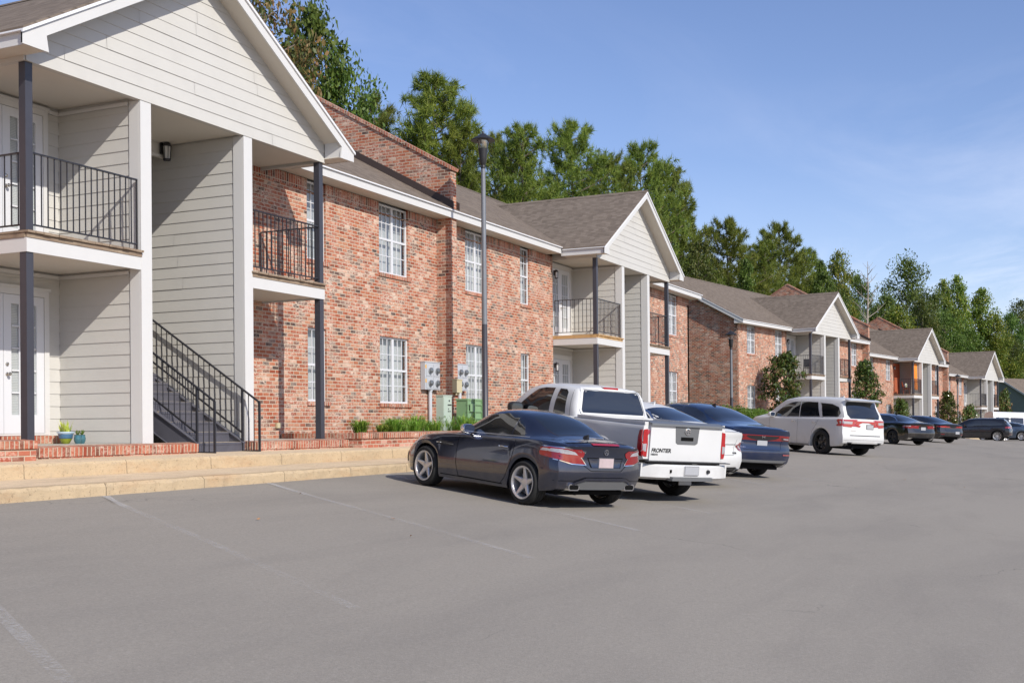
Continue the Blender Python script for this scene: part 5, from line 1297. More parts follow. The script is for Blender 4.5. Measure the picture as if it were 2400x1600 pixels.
# ------------------------------------------------------------------ vegetation
def mesh_quads(name, V, n, mats, parent=None, **k):
    me = bpy.data.meshes.new(name); cnt = len(V)//n
    me.vertices.add(len(V)); me.vertices.foreach_set('co', np.asarray(V, dtype=np.float32).ravel())
    me.loops.add(len(V)); me.loops.foreach_set('vertex_index', np.arange(len(V), dtype=np.int32))
    me.polygons.add(cnt); me.polygons.foreach_set('loop_start', np.arange(0, len(V), n, dtype=np.int32))
    me.materials.append(mats); me.update(calc_edges=True)
    o = bpy.data.objects.new(name, me); COL.objects.link(o); o.parent = parent; tag(o, **k); return o
def unitv(n, rng):
    v = rng.normal(size=(n, 3)); return v/np.linalg.norm(v, axis=1, keepdims=True)
def leaves(C, Rr, per, size, rng, flat=.0, aspect=.5):
    """diamond leaves scattered through clumps (C centres, Rr radii)"""
    N = len(C)*per; c = np.repeat(C, per, 0); r = np.repeat(Rr, per)[:, None]
    d = unitv(N, rng); rad = rng.random((N, 1))**.55*1.08; p = c+d*r*rad*np.array([1, 1, .78])
    a = unitv(N, rng); a[:, 2] -= .35; a /= np.linalg.norm(a, axis=1, keepdims=True)
    nrm = unitv(N, rng)+np.array([0,0,.7])+d*.6; b = np.cross(a, nrm); b /= np.linalg.norm(b, axis=1, keepdims=True)+1e-9
    s = size*(.6+.8*rng.random((N, 1)))
    return np.stack([p-a*s*.5, p+b*s*aspect*.5, p+a*s*.5, p-b*s*aspect*.5], 1).reshape(-1, 3)
def needles(C, D, per, L, wd, rng):
    N = len(C)*per; c = np.repeat(C, per, 0); ax = np.repeat(D, per, 0)
    d = unitv(N, rng)+ax*.75; d /= np.linalg.norm(d, axis=1, keepdims=True); c = c+ax*(rng.random((N,1))-.6)*L*1.1
    b = np.cross(d, unitv(N, rng)); b /= np.linalg.norm(b, axis=1, keepdims=True); s = L*(.7+.6*rng.random((N, 1)))
    return np.stack([c-b*wd*.5, c+b*wd*.5, c+d*s], 1).reshape(-1, 3)
MT['leaf_green'] = leaf_mat('leaf_green', [(0,(.04,.075,.014)),(.35,(.085,.15,.024)),(.7,(.14,.21,.035)),(.93,(.22,.26,.05)),(1,(.30,.24,.06))])
MT['leaf_yellow'] = leaf_mat('leaf_yellow', [(0,(.06,.11,.015)),(.35,(.13,.20,.028)),(.65,(.22,.26,.035)),(.9,(.34,.29,.045)),(1,(.42,.26,.045))])
MT['leaf_autumn'] = leaf_mat('leaf_autumn', [(0,(.045,.07,.02)),(.35,(.10,.12,.035)),(.6,(.20,.13,.05)),(.85,(.28,.14,.07)),(1,(.34,.16,.10))])
MT['leaf_olive'] = leaf_mat('leaf_olive', [(0,(.035,.06,.012)),(.4,(.08,.12,.022)),(.75,(.15,.17,.035)),(1,(.25,.20,.055))])
MT['needle'] = leaf_mat('needle', [(0,(.045,.068,.012)),(.3,(.11,.155,.024)),(.6,(.19,.235,.034)),(.85,(.27,.285,.045)),(1,(.34,.20,.07))], .35, .5)
MT['magnolia'] = leaf_mat('magnolia_leaf', [(0,(.02,.045,.012)),(.45,(.06,.10,.02)),(.68,(.13,.17,.04)),(.8,(.20,.13,.06)),(.93,(.26,.13,.07)),(1,(.45,.42,.33))], .12, .22)
MT['hedge'] = leaf_mat('hedge_leaf', [(0,(.03,.07,.01)),(.5,(.10,.19,.025)),(1,(.22,.32,.05))], .3, .45)
MT['liriope'] = leaf_mat('grass_blade', [(0,(.08,.16,.02)),(.5,(.20,.34,.045)),(.85,(.36,.44,.08)),(1,(.5,.38,.14))], .3, .4)
MT['snake'] = leaf_mat('snake_plant', [(0,(.12,.2,.04)),(.5,(.45,.5,.08)),(1,(.62,.6,.15))], .15, .35)
def trunk_mb(h, r, rng, lean=.04, n=9):
    p = [np.array([0,0,-.8])]; 
    for i in range(1, n+1): p.append(np.array([lean*h*math.sin(i*.7+lean*30)*i/n*.5, lean*h*math.cos(i*1.1)*i/n*.5, h*i/n]))
    g = MB(); g.tube([tuple(x) for x in p], [max(.025, r*(1-.85*i/n)) for i in range(n+1)], 8, 0, False)
    return g, p
def broad(name, h, w, mat, seed, sparse=1., leaf=.24, base=.22, cone=0.):
    rng = np.random.default_rng(seed); e = empty(name, (0,0,-500))
    g, tp = trunk_mb(h*.92, h*.018, rng, .03); C = []; Rr = []
    nb = 30
    for i in range(nb):
        f = base+(1-base)*(i+.5)/nb; z = h*f*.97; prof = math.sin(math.pi*min(1, (f-base)/(1-base)*.86+.14))**.7 if not cone else (1-(f-base)/(1-base))**.75*1.05+.08
        L = w*.5*prof*(.65+.5*rng.random()); a = i*2.4+rng.random()*.8
        k = min(int(f*9*.98), 8); p0 = tp[k+1]*1.0; p0 = np.array([p0[0], p0[1], z-L*.35])
        p1 = np.array([p0[0]+L*math.cos(a), p0[1]+L*math.sin(a), z+L*.12]); mid = (p0+p1)/2+np.array([0,0,L*.06])
        g.tube([tuple(p0), tuple(mid), tuple(p1)], [max(.03, h*.006), .03, .015], 5, 0, False)
        m = 2+int(L/(w*.11)*sparse)
        for j in range(m):
            t = 1-.75*j/max(m, 1)*rng.random()**.3; q_ = p0+(p1-p0)*t+rng.normal(size=3)*np.array([.07,.07,.05])*w*.7
            C.append(q_); Rr.append(w*(.085+.085*rng.random()))
    C.append(np.array([0,0,h*.97])+tp[-1]*np.array([1,1,0])); Rr.append(w*.06)
    C, Rr = np.array(C), np.array(Rr)
    per = int(21000*sparse/len(C)); V = leaves(C, Rr, per, leaf, rng)
    # loose outliers for a ragged edge
    k = rng.integers(0, len(C), 60); V = np.concatenate([V, leaves(C[k]+rng.normal(size=(60,3))*w*.06, np.full(60, w*.03), 16, leaf, rng)])
    t = g.build('trunk', 'bark', e); mesh_quads('crown', V, 4, MT[mat], e); return e
def pine(name, h, w, seed, base=.35, dens=1., leaf='needle'):
    rng = np.random.default_rng(seed); e = empty(name, (0,0,-500)); g, tp = trunk_mb(h*.97, h*.013, rng, .015); C = []; D = []
    nb = int(54*dens); grp = rng.random(7)*2*math.pi
    for i in range(nb):
        f = base+(1-base)*(i/nb)**.85; z = h*f; pr = (math.sin(math.pi*(.18+.80*(f-base)/(1-base)))**.8)*(.55+.75*rng.random())
        L = w*.5*pr+.3; a = grp[int((f-base)/(1-base)*6.99)]+i*2.4+rng.random()
        c0 = np.array([tp[min(9,int(f*9))][0], tp[min(9,int(f*9))][1], z-L*.15]); up = .10+.45*((f-base)/(1-base))
        p1 = c0+np.array([L*math.cos(a), L*math.sin(a), L*up]); mid = (c0+p1)/2-np.array([0,0,L*.04]); g.tube([tuple(c0), tuple(mid), tuple(p1)], [.06,.04,.02], 5, 0, False)
        nt_ = int(6+L*5.2)
        for j in range(nt_):
            t = .30+.72*rng.random()**.7; q_ = c0+(p1-c0)*t; sp_ = L*.20*(1.15-t*.5); q_ = q_+rng.normal(size=3)*np.array([sp_, sp_, sp_*.55]); C.append(q_)
            d = np.array([math.cos(a), math.sin(a), .8])+rng.normal(size=3)*.5; D.append(d/np.linalg.norm(d))
    C.append(np.array([tp[-1][0], tp[-1][1], h*.98])); D.append(np.array([0,0,1.]))
    V = needles(np.array(C), np.array(D), 32, .44*h/20+.05, .054, rng)
    g.build('trunk', 'bark', e); mesh_quads('crown', V, 3, MT[leaf], e); return e
PR = dict(pA=pine('pine_tree', 20, 7.5, 1, .30, 1.25), pB=pine('pine_tree', 20, 8.5, 2, .42), pC=pine('pine_tree', 20, 7., 3, .22, 1.3), pD=pine('pine_tree', 20, 9, 4, .5, .9),
 bA=broad('broadleaf_tree', 15, 9, 'leaf_green', 11, 1., .26), bB=broad('broadleaf_tree', 15, 8, 'leaf_olive', 12, 1., .24), bC=broad('broadleaf_tree', 15, 7.5, 'leaf_autumn', 13, .45, .26, .3),
 cA=broad('conical_tree', 15, 7, 'leaf_yellow', 14, 1.1, .26, .12, 1.), cB=broad('conical_tree', 15, 6, 'leaf_green', 15, 1.1, .26, .1, 1.), bD=broad('broadleaf_tree', 15, 8, 'leaf_yellow', 16, 1., .26, .15), bE=broad('broadleaf_tree', 15, 8, 'leaf_green', 17, .8, .28, .2))
PH = dict(p=20, b=15, c=15); PW = dict(pA=6.6, pB=7.4, pC=6.2, pD=7.8, bA=8.6, bB=7.8, bC=7., bD=7.8, bE=7.8, cA=6.4, cB=5.6)
def tree(kind, u, v, wpx, depth, label, group):
    d = ray(u, v)
    if depth < 0: D = -depth
    elif u < 1260: D = (13.47+depth)/d[1]
    else:
        dl = -SB*d[0]+CB*d[1]; ol = SB*BO[0]-CB*BO[1]; D = (depth-ol)/dl if dl > 1e-3 else 150.
        D = min(max(D, 60), 190)
    p = d*D; src = PR[kind]; used = src.get('_used'); o = src if not used else copy_tree(src); 
    if not used: src['_used'] = 1
    xk, yk = p[0], p[1]; zb = backz(xk, yk, min(max(yk-ykerb(xk), 2.7), 60)); H = p[2]-zb; sz = H/PH[kind[0]]; sx = (wpx/F*D)/PW[kind]
    sx = min(max(sx, sz*.55), sz*1.6)
    o.location = (xk, yk, zb); o.scale = (sx, sx, sz); o.rotation_euler = (0, 0, RNG.random()*6.28)
    if '_used' in o.keys() and o is not src: del o['_used']
    tag(o, label, 'tree', group); return o
TR = [
 ('bC',622,-70,150,15,'sparse tree with reddish dying leaves, poking above the nearest gable',''), ('bE',722,5,200,15.5,'tall fresh green leafy tree touching the top edge, beside the reddish one',''), ('bA',800,150,220,14,'rounded leafy green tree right of the nearest gable roof',''), ('pB',866,236,70,22,'lone slim pine tip above the brick parapet',''),
 ('pA',1015,186,210,17,'tall dense pine left of the nearest street lamp',''), ('pC',1078,300,150,15,'bushy pine whose top rises behind the nearest lamp head',''), ('pC',965,300,120,18,'shorter pine shoulder left of the tall dense pine',''), ('pD',1160,330,150,20,'thin pine right of the nearest lamp pole',''), ('pA',1225,302,150,16,'upright pine midway between the nearest lamp and the second gable',''),
 ('pB',1340,296,190,20,'broad-topped pine straight above the second gable roof ridge',''), ('pD',1425,372,150,21,'flat-topped lower pine left of the second gable peak',''), ('pB',1500,345,150,22,'pine with a rounded head above the second gable peak',''), ('pA',1560,392,130,24,'pine right behind the second gable peak',''), ('pC',1598,474,120,25,'pine on the falling skyline right of the second gable',''),
 ('bB',1640,560,130,16,'dark olive broadleaf tree over the farther building\'s left roof end',''), ('pB',1705,520,150,20,'wide pine above the farther building\'s long roof',''), ('cB',1745,600,70,15,'narrow light green tree before the pines, over the long roof',''), ('pA',1792,572,110,22,'pine with a gap of sky to its left, over the long roof',''), ('pB',1828,530,130,24,'highest pine above the farther building\'s first ridge',''), ('pC',1884,588,110,24,'leaning pine right of the highest far pine',''),
 ('cB',1926,604,90,20,'mid green tapering tree above the first far gable',''), ('bD',1965,586,110,22,'yellow green pointed tree over the first far gable',''), ('bE',2012,640,90,26,'dark leafy tree behind the bare dead trunk',''), ('bA',2125,604,150,24,'open crowned dark tree rising over the second far gable',''), ('bE',2070,690,110,22,'low round tree between the dead trunk and the open crowned tree',''),
 ('cA',2213,652,60,-195,'slim spire-shaped tree, left of the yellowing twin spires',''), ('cA',2246,642,80,-195,'tallest yellowing spire-shaped tree above the third far gable',''), ('cA',2296,672,110,-198,'yellowing cone-shaped tree right of the tallest spire',''), ('bD',2335,740,110,-196,'bushy yellow green tree above the third far gable\'s right slope',''), ('bB',2395,700,110,-215,'hazy dark tree at the right edge of the skyline',''), ('bE',2372,730,70,-210,'farthest small dark tree before the right edge','')]
for k, u, v, w_, dp, lb, _ in TR: tree(k, u, v, w_, dp, lb, 'trees on the skyline behind the apartments')
# dense second rank: same kinds, standing between the others
sky_line = [(600,120),(760,180),(860,330),(930,380),(1000,330),(1150,430),(1250,400),(1400,420),(1520,450),(1600,560),(1700,600),(1850,620),(2000,680),(2150,700),(2250,720),(2330,780),(2420,790)]
kinds = ['bB','pA','pC','bA','pB','bE']; i = 0; u = 965
while u < 2420:
    v = pl(u, sky_line)+(55 if u < 1880 else 22)+25*math.sin(u*.7); kd = kinds[i % 6] if u < 1900 else ['bA','bE','bD','bB'][i % 4]
    tree(kd, u, v, 125, (21+5*math.sin(i*1.9)) if u < 2180 else -(194+8*math.sin(i)), 'dense green understorey tree filling the wood behind the roofs', 'understorey trees behind the roofs'); u += 52; i += 1
i = 0; u = 1600
while u < 2440:
    v = pl(u, sky_line)+130+20*math.sin(u*.9); tree(['bA','bB','bE','bD'][i % 4], u, v, 110, 15.5 if u < 2150 else -188, 'dense green understorey tree filling the wood behind the roofs', 'understorey trees behind the roofs'); u += 46; i += 1
# bare dead tree
g = MB(); rng = np.random.default_rng(5); d = ray(2033, 612); D = 118.; p = d*D; h = p[2]+1.0
g.tube([(0,0,-1),(.15,0,h*.3),(.0,.1,h*.6),(.2,0,h*.82),(.1,0,h)], [.22,.18,.13,.07,.02], 7)
for i in range(22):
    z = h*(.42+.55*i/22); a = i*2.4; L = 2.6*(1.1-i/24); x0 = .15; m_ = (x0+L*.5*math.cos(a), L*.5*math.sin(a), z+L*.35); e_ = (x0+L*math.cos(a), L*math.sin(a), z+L*.85)
    g.tube([(x0,0,z), m_, e_], [.05,.035,.012], 5)
    for s_ in (-1, 1): g.tube([m_, (m_[0]+.6*math.cos(a+s_), m_[1]+.6*math.sin(a+s_), m_[2]+.7)], [.02,.008], 4)
MT['deadwood'] = paint('dead_wood', (.33,.29,.24), .9, .1, var=.2)
g.build('dead_tree', 'deadwood', None, 'leafless pale dead tree among the green trees', 'tree', loc=(p[0], p[1], -1.0))
# young magnolias in front of the farther building
def magnolia(seed, h=3.6, w=2.3, n=6000):
    rng = np.random.default_rng(seed); e = empty('magnolia_tree', (0,0,-500)); g = MB(); g.tube([(0,0,-.4),(.05,0,h*.5),(0,0,h*.95)], [.06,.045,.015], 6); C = []; Rr = []
    for i in range(46):
        f = .08+.9*(i/46); a = i*2.4+rng.random(); L = w*.5*(math.sin(math.pi*(.12+.85*f))**.75)*(.5+.6*rng.random()); z = h*f
        q_ = np.array([L*math.cos(a), L*math.sin(a), z+L*.25]); g.tube([(0,0,z-.1), tuple(q_)], [.02,.008], 5, 0, False); C += [q_, q_*np.array([.6,.6,1])]; Rr += [.22+.14*rng.random(), .26]
    C.append(np.array([0,0,h*.97])); Rr.append(.14)
    V = leaves(np.array(C), np.array(Rr), int(n/len(C)), .17, rng, aspect=.42); g.build('trunk', 'bark', e); mesh_quads('crown', V, 4, MT['magnolia'], e); return e
MG = [magnolia(21), magnolia(22, 3.4, 1.9, 5600), magnolia(23, 2.2, 1.6, 3400)]
for k, u, vt, vb, D, wpx, lb in ((0,1838,828,968,66,88,'large glossy young magnolia above the big white SUV, under the first far balcony'),(1,2028,846,945,75,62,'upright young magnolia above the white SUV\'s rear window'),(2,2112,938,990,88,40,'small magnolia bush between the two far lower windows, over the black saloon'),
   (1,2220,918,1010,96,44,'magnolia left of the third lamp post'),(2,2272,952,1015,106,36,'small magnolia right of the third lamp post'),(2,2354,918,985,118,32,'small magnolia at the corner of the last brick apartment')):
    src = MG[k]; o = src if not src.get('_u') else copy_tree(src); d = ray(u, vt); p = d*D; zb = floorz(p[0])-.25; H = max(p[2]-zb, 1.)
    if o is src: src['_u'] = 1
    o.location = (p[0], p[1], zb); s_ = H/(3.6,3.4,2.2)[k]; sx = wpx/F*D/(2.0,1.7,1.4)[k]; o.scale = (sx, sx, s_); o.rotation_euler = (0,0,u); tag(o, lb, 'tree', 'young magnolias along the far apartments')
for o in list(PR.values())+MG:
    for k_ in ('_used', '_u'):
        if k_ in o.keys(): del o[k_]
for o in COL.objects:
    for k_ in ('_used', '_u'):
        if k_ in o.keys(): del o[k_]
# hedge beyond the second unit
rng = np.random.default_rng(31)
for (x0, x1, y0, h, lb) in ((43.0, 50.2, 12.7, 1.25, 'clipped light green hedge behind the white saloon, left stretch'), (50.8, 57.2, 12.9, 1.15, 'clipped light green hedge before the dark brick end wall, right stretch')):
    n = 170; C = np.stack([x0+(x1-x0)*rng.random(n), y0+1.1*rng.random(n), -.55+h*(.25+.70*rng.random(n)**.6)], 1); V = leaves(C, np.full(n, .22), 60, .085, rng, aspect=.55)
    e = empty('hedge', ((x0+x1)/2, y0, -.6), 0, lb, 'hedge', 'hedge in two stretches'); me = mesh_quads('foliage', V-np.array([(x0+x1)/2, y0, -.6]), 4, MT['hedge'], e)
    g = MB()
    for i in range(12): xx = (x0-x1)/2+(x1-x0)*(i+.5)/12; g.tube([(xx,.55,0),(xx+.1,.6,h*.7)], [.03,.015], 5)
    g.build('stem', 'bark', e)

# ------------------------------------------------------------------ planter, grass, utilities, lamps, pots
def planter(x0, x1, zt, lb, y0=12.98, corner=0):
    e = empty('planter_wall', ((x0+x1)/2, y0, -.45), 0, lb, 'planter', 'brick planter walls'); ox, oy, oz = (x0+x1)/2, y0, -.45
    g = MB(); g.box(x0-ox, x1-ox, 0, .22, -.25, zt-.13-oz); g.build('brick_face', 'ledge', e)
    g = MB(); g.hexa([(x0-ox,-.03,zt-.128-oz),(x1-ox,-.03,zt-.128-oz),(x1-ox,.23,zt-.128-oz),(x0-ox,.23,zt-.128-oz),(x0-ox,-.035,zt-.02-oz),(x1-ox,-.035,zt-.02-oz),(x1-ox,.235,zt-oz),(x0-ox,.235,zt-oz)]); g.build('rowlock_cap', 'rowlock', e)
    g = MB(); g.box(x0-ox+.01, x1-ox-.01, .2205, 15.0-y0-.01, -.2, zt-.05-oz); g.build('soil', 'soil', e)
    g = MB(); g.box(x0-ox-.22, x0-ox-.001, .001, 1.98, -.25, zt-.13-oz); g.build('brick_face', 'ledge', e); g = MB(); g.box(x0-ox-.25, x0-ox-.002, -.03, 1.98, zt-.128-oz, zt-.012-oz); g.build('rowlock_cap', 'rowlock', e); return e
planter(20.45, 34.0, -.12, 'long low brick planter wall behind the dark roadster, filled with grass')
planter(4.7, 11.90, -.14, 'low brick planter wall at the left edge beside the nearest porch')
planter(43.0, 49.7, -.12, 'low brick planter wall below the hedge beyond the second gable')
def grass_clump(n, r, h, rng):
    a = rng.random(n)*6.283; rad = r*.35*rng.random(n); b = np.stack([rad*np.cos(a), rad*np.sin(a), np.zeros(n)], 1); a2 = a+rng.normal(size=n)*.7
    L = h*(.6+.6*rng.random(n)); lean = .4+.85*rng.random(n); V = []
    for i in range(n):
        d = np.array([math.cos(a2[i]), math.sin(a2[i]), 0]); sd = np.array([-d[1], d[0], 0])*.009; p0 = b[i]; p1 = p0+d*L[i]*lean[i]*.35+np.array([0,0,L[i]*.62]); p2 = p0+d*L[i]*lean[i]*.95+np.array([0,0,L[i]*(.95-.42*lean[i])])
        V += [p0-sd, p0+sd, p1+sd*.9, p1-sd*.9, p1-sd*.9, p1+sd*.9, p2+sd*.15, p2-sd*.15]
    return np.array(V)
rng = np.random.default_rng(41)
def clump(name, x, y, n, r, h, lb, grp=None, z=-.17):
    e = mesh_quads(name, grass_clump(n, r, h, rng), 4, MT['liriope'], None); e.location = (x, y, z); return tag(e, lb, 'plant', grp)
clump('grass_clump', 20.95, 13.5, 200, .34, .40, 'leftmost spiky grass clump in the long brick planter')
clump('grass_clump', 21.75, 13.45, 120, .30, .28, 'small yellowish grass clump, second from the left in the long planter')
clump('grass_clump', 22.55, 13.6, 240, .38, .46, 'dark green grass clump, third from the left in the long planter')
V = []
for i in range(70):
    x = 23.1+11*i/70+rng.normal()*.08; y = 13.3+1.2*rng.random(); V.append(grass_clump(int(50+80*rng.random()), .36, .26+.34*rng.random()**1.5, rng)+np.array([x, y, -.18]))
o = mesh_quads('border_grass', np.concatenate(V), 4, MT['liriope'], None, kind='stuff', label='dense strappy border grass filling the brick planter behind the roadster', cat='grass')
# stray weeds and fallen leaves
MT['dryleaf'] = paint('dry_leaf', (.42,.20,.07), .8, .2, var=.4, vscale=30)
V = []
for i in range(14):
    x = 5+rng.random()*26; y = 2+rng.random()*9; z = gz(x, y)+und(x, y)+.012; a = rng.random()*6.28; s_ = .018+.02*rng.random(); d = np.array([math.cos(a), math.sin(a), 0])*s_; b = np.array([-d[1], d[0], .3*s_])*.6
    p = np.array([x, y, z+.006]); V += [p-d, p+b, p+d+np.array([0,0,.012]), p-b]
mesh_quads('fallen_leaves', np.array(V), 4, MT['dryleaf'], None, kind='stuff', label='scattered dry brown leaves lying on the asphalt', cat='leaves')
MT['metergrey'] = paint('meter_grey', (.43,.45,.48), .45, .5, var=.04); MT['meterglass'] = paint('meter_glass', (.10,.11,.12), .08, .8, coat=.6); MT['ylabel'] = paint('amber_label', (.70,.38,.06), .6, .3)
MT['padgreen'] = paint('utility_green', (.20,.33,.17), .5, .4, var=.08); MT['palegreen'] = paint('pale_green_box', (.42,.49,.42), .5, .4, var=.05, dirt=.15); MT['tanbox'] = paint('tan_box', (.50,.44,.28), .55, .4); MT['pvc'] = paint('pvc_pipe', (.50,.52,.55), .4, .5)
def meter_box(x0, x1, y, z0, z1, lb, dp=.13, grp='electric meter cabinets'):
    e = empty('meter_cabinet', ((x0+x1)/2, y, z0), 0, lb, 'meter box', grp); w = (x1-x0)/2; h = z1-z0
    g = MB(); g.box(-w, w, 0, dp, 0, h); g.box(-w-.01, w+.01, -.012, dp, h, h+.02); g.build('cabinet', 'metergrey', e)
    for cx in (-w*.42, w*.50):
        for cz in (.26*h, .72*h):
            f = MB(); f.box(cx-w*.40, cx+w*.40, -.012, -.001, cz-h*.22, cz+h*.22); f.build('meter_door', 'metergrey', e)
            d = MB(); d.lathe([(.085,-.002),(.085,-.02),(.075,-.024)], 22, 0, (cx, -.012, cz), 'y', cap=False); d.lathe([(.078,-.02),(.0,-.021)], 22, 0, (cx,-.012,cz), 'y', cap=False); m_ = d.build('meter', 'metergrey', e)
            d = MB(); d.lathe([(.072,-.0),(.072,-.05),(.05,-.07),(0,-.075)], 22, 0, (cx, -.03, cz-.01), 'y', cap=False); d.build('meter_dome', 'meterglass', m_)
    for cz in (.26*h, .78*h): f = MB(); f.box(-w+.02, -w+.07, -.006, -.0005, cz, cz+.09); f.build('warning_sticker', 'ylabel', e)
    g = MB(); g.tube([(-.02,.065,0),(-.02,.065,-1.25)], .05, 14); g.lathe([(.065,-.04),(.065,0)], 14, 0, (-.02,.065,0)); g.build('conduit', 'pvc', e)
    return e
meter_box(26.14, 26.93, 14.86, .93, 1.63, 'grey electric meter cabinet with four round meters, left of the brick pier')
meter_box(27.83, 28.50, 14.86, .94, 1.65, 'grey electric meter cabinet with four round meters, right of the brick pier')
g = MB(); g.box(-.15,.15,0,.13,0,.34); g.hexa([(-.165,-.015,.33),(.165,-.015,.33),(.165,.13,.345),(-.165,.13,.345),(-.165,-.015,.35),(.165,-.015,.35),(.165,.13,.37),(-.165,.13,.37)]); e = empty('junction_box', (27.2,14.43,.86), 0, 'small tan plastic junction box fixed to the brick pier', 'junction box'); g.build('box', 'tanbox', e)
g = MB(); g.tube([(-.07,.06,0),(-.07,.06,-.06)], .03, 10); g.tube([(.07,.06,0),(.07,.06,-.05)], .025, 10); g.build('gland', 'tanbox', e)
e = empty('utility_pedestal', (25.75,14.0,-.2), 0, 'pale green telephone pedestal cabinet standing in the border grass', 'pedestal'); g = MB(); g.box(-.22,.22,0,.20,0,.93); g.box(-.235,.235,-.012,.21,.93,.96); g.build('cabinet', 'palegreen', e)
g = MB(); g.box(-.21,-.01,-.010,-.001,.05,.90); g.build('door', 'palegreen', e)
for (a,b_,c_,d_) in ((.06,.12,.80,.84),(.0,.20,.70,.73),(.03,.07,.60,.63),(.02,.07,.54,.57),(.10,.15,.54,.57)): g = MB(); g.box(a,b_,-.004,-.0005,c_,d_); g.build('sticker', 'plastic', e)
e = empty('transformer_box', (26.75,13.75,-.2), 0, 'green ribbed utility transformer box standing in the border grass', 'transformer'); g = MB(); g.box(-.40,.40,.02,.32,0,.84); g.box(-.42,.42,.0,.34,.84,.88)
g.build('cabinet', 'padgreen', e); g = MB()
for z in (.18,.36,.54,.72): g.box(-.42,.42,-.012,.019,z,z+.028)
for x in (-.41,-.02,.38): g.box(x,x+.03,-.016,.018,.02,.87)
g.box(-.30,-.08,-.03,-.017,.55,.75); g.build('rib', 'padgreen', e)
g = MB(); g.box(-.06,.06,0,.05,0,.11); g.build('outlet_cover', 'tanbox', None, 'small cream outlet cover low on the brick beside the right porch post', 'outlet', loc=(20.1,14.94,-.02))
def lamp(x, y, zb, zt, lb, s=1.):
    e = empty('street_lamp', (x, y, zb), 0, lb, 'street lamp', 'lamp posts along the apartments'); H = zt-zb
    g = MB(); g.lathe([(.14,0),(.14,.05),(.10,.12),(.075,.16),(.072,H*.36)], 20); g.build('pole_base', 'post', e)
    g = MB(); g.lathe([(.070,H*.36),(.056,H-.95)], 20, 0); g.build('pole', MT['galv'], e)
    z = H-.95; g = MB(); g.lathe([(.055,z-.02),(.062,z+.04),(.050,z+.08),(.085,z+.17),(.098,z+.30),(.118,z+.46),(.122,z+.50),(.0,z+.50)], 22); hd_ = g.build('lamp_housing', 'plastic', e)
    g = MB(); g.lathe([(.112,z+.50),(.150,z+.70),(.150,z+.72)], 22, 0, cap=False); g.build('lamp_glass', 'lampclear', hd_)
    g = MB(); g.lathe([(.30,z+.70),(.31,z+.715),(.27,z+.745),(.14,z+.82),(.085,z+.86),(.03,z+.885),(.025,z+.92),(.012,z+.95),(0,z+.953)], 26); g.build('lamp_cap', 'plastic', hd_)
    for k in range(3): a = k*2.094+.5; g = MB(); g.bar((.114*math.cos(a),.114*math.sin(a),z+.49),(.152*math.cos(a),.152*math.sin(a),z+.715),.012,.012); g.build('cage_bar', 'plastic', hd_)
    return e
MT['galv'] = paint('galvanised_pole', (.19,.20,.215), .4, .5, metal=.3, var=.15, vscale=5); MT['lampclear'] = glass_mat('lamp_clear', (.82,.82,.80), .2)
lamp(26.45, 13.30, -.20, 7.43, 'nearest tall street lamp, standing in the border grass before the brick wall')
d = ray(1713, 773); p = d*57.; lamp(p[0], p[1], floorz(p[0])-.4, p[2], 'second street lamp, at the corner of the farther brick building')
d = ray(2244, 876); p = d*103.; lamp(p[0], p[1], floorz(p[0])-.4, p[2], 'farthest street lamp, before the third far gable', 1.)
# flower pots by the first door
MT['potglaze'] = paint('teal_glaze', (.03,.12,.15), .15, .7, var=.3, vscale=20, coat=.6)
mt, nt, bs = newmat('striped_pot'); q = NT(nt); s_ = q.sep(q.obj()); q.put(bs.inputs['Base Color'], q.ramp(q.m('DIVIDE', s_[2], .30), [(0,(.25,.30,.03)),(.42,(.02,.03,.05)),(.46,(.07,.16,.27)),(.80,(.42,.52,.60))], 'CONSTANT')); bs.inputs['Roughness'].default_value = .25; MT['pot'] = mt
e = empty('flower_pot', (14.08, 14.70, -.242), 0, 'striped blue, white and green flower pot holding a yellow-edged snake plant', 'flower pot')
g = MB(); g.lathe([(.07,0),(.10,.02),(.17,.14),(.20,.26),(.225,.265),(.225,.30),(.20,.30),(.19,.25),(0,.25)], 30); g.build('pot', 'pot', e); V = []
for i in range(34):
    a = rng.random()*6.28; r_ = .11*rng.random(); b = np.array([r_*math.cos(a), r_*math.sin(a), .25]); d = np.array([math.cos(a)*.35, math.sin(a)*.35, 1.])+rng.normal(size=3)*.12; L = .16+.19*rng.random(); t = a+1.2; sd = np.array([math.cos(t), math.sin(t), 0])*.026
    V += [b-sd*.7, b+sd*.7, b+d*L*.5+sd, b+d*L*.5-sd, b+d*L*.5-sd, b+d*L*.5+sd, b+d*L+sd*.05, b+d*L-sd*.05]
mesh_quads('plant', np.array(V), 4, MT['snake'], e); e.scale = (.62,.62,.66)
for (x, y, lb) in ((14.10,14.46,'small dark teal glazed pot directly beside the striped flower pot'),(14.23,14.50,'small teal ribbed pot nearest the siding wall')):
    e = empty('flower_pot', (x, y, -.242), 0, lb, 'flower pot'); g = MB(); g.lathe([(.05,0),(.075,.05),(.085,.12),(.07,.19),(.08,.205),(.07,.205),(.06,.16),(0,.16)], 20); g.build('pot', 'potglaze', e)
    V = [];
    for i in range(16): a = rng.random()*6.28; d = np.array([math.cos(a)*.5, math.sin(a)*.5, 1.]); b = np.array([0,0,.16]); L = .07+.08*rng.random(); sd = np.array([-math.sin(a), math.cos(a), 0])*.012; V += [b-sd, b+sd, b+d*L+sd, b+d*L-sd]
    mesh_quads('plant', np.array(V), 4, MT['leaf_green'], e); e.scale = (.72,.72,.72)
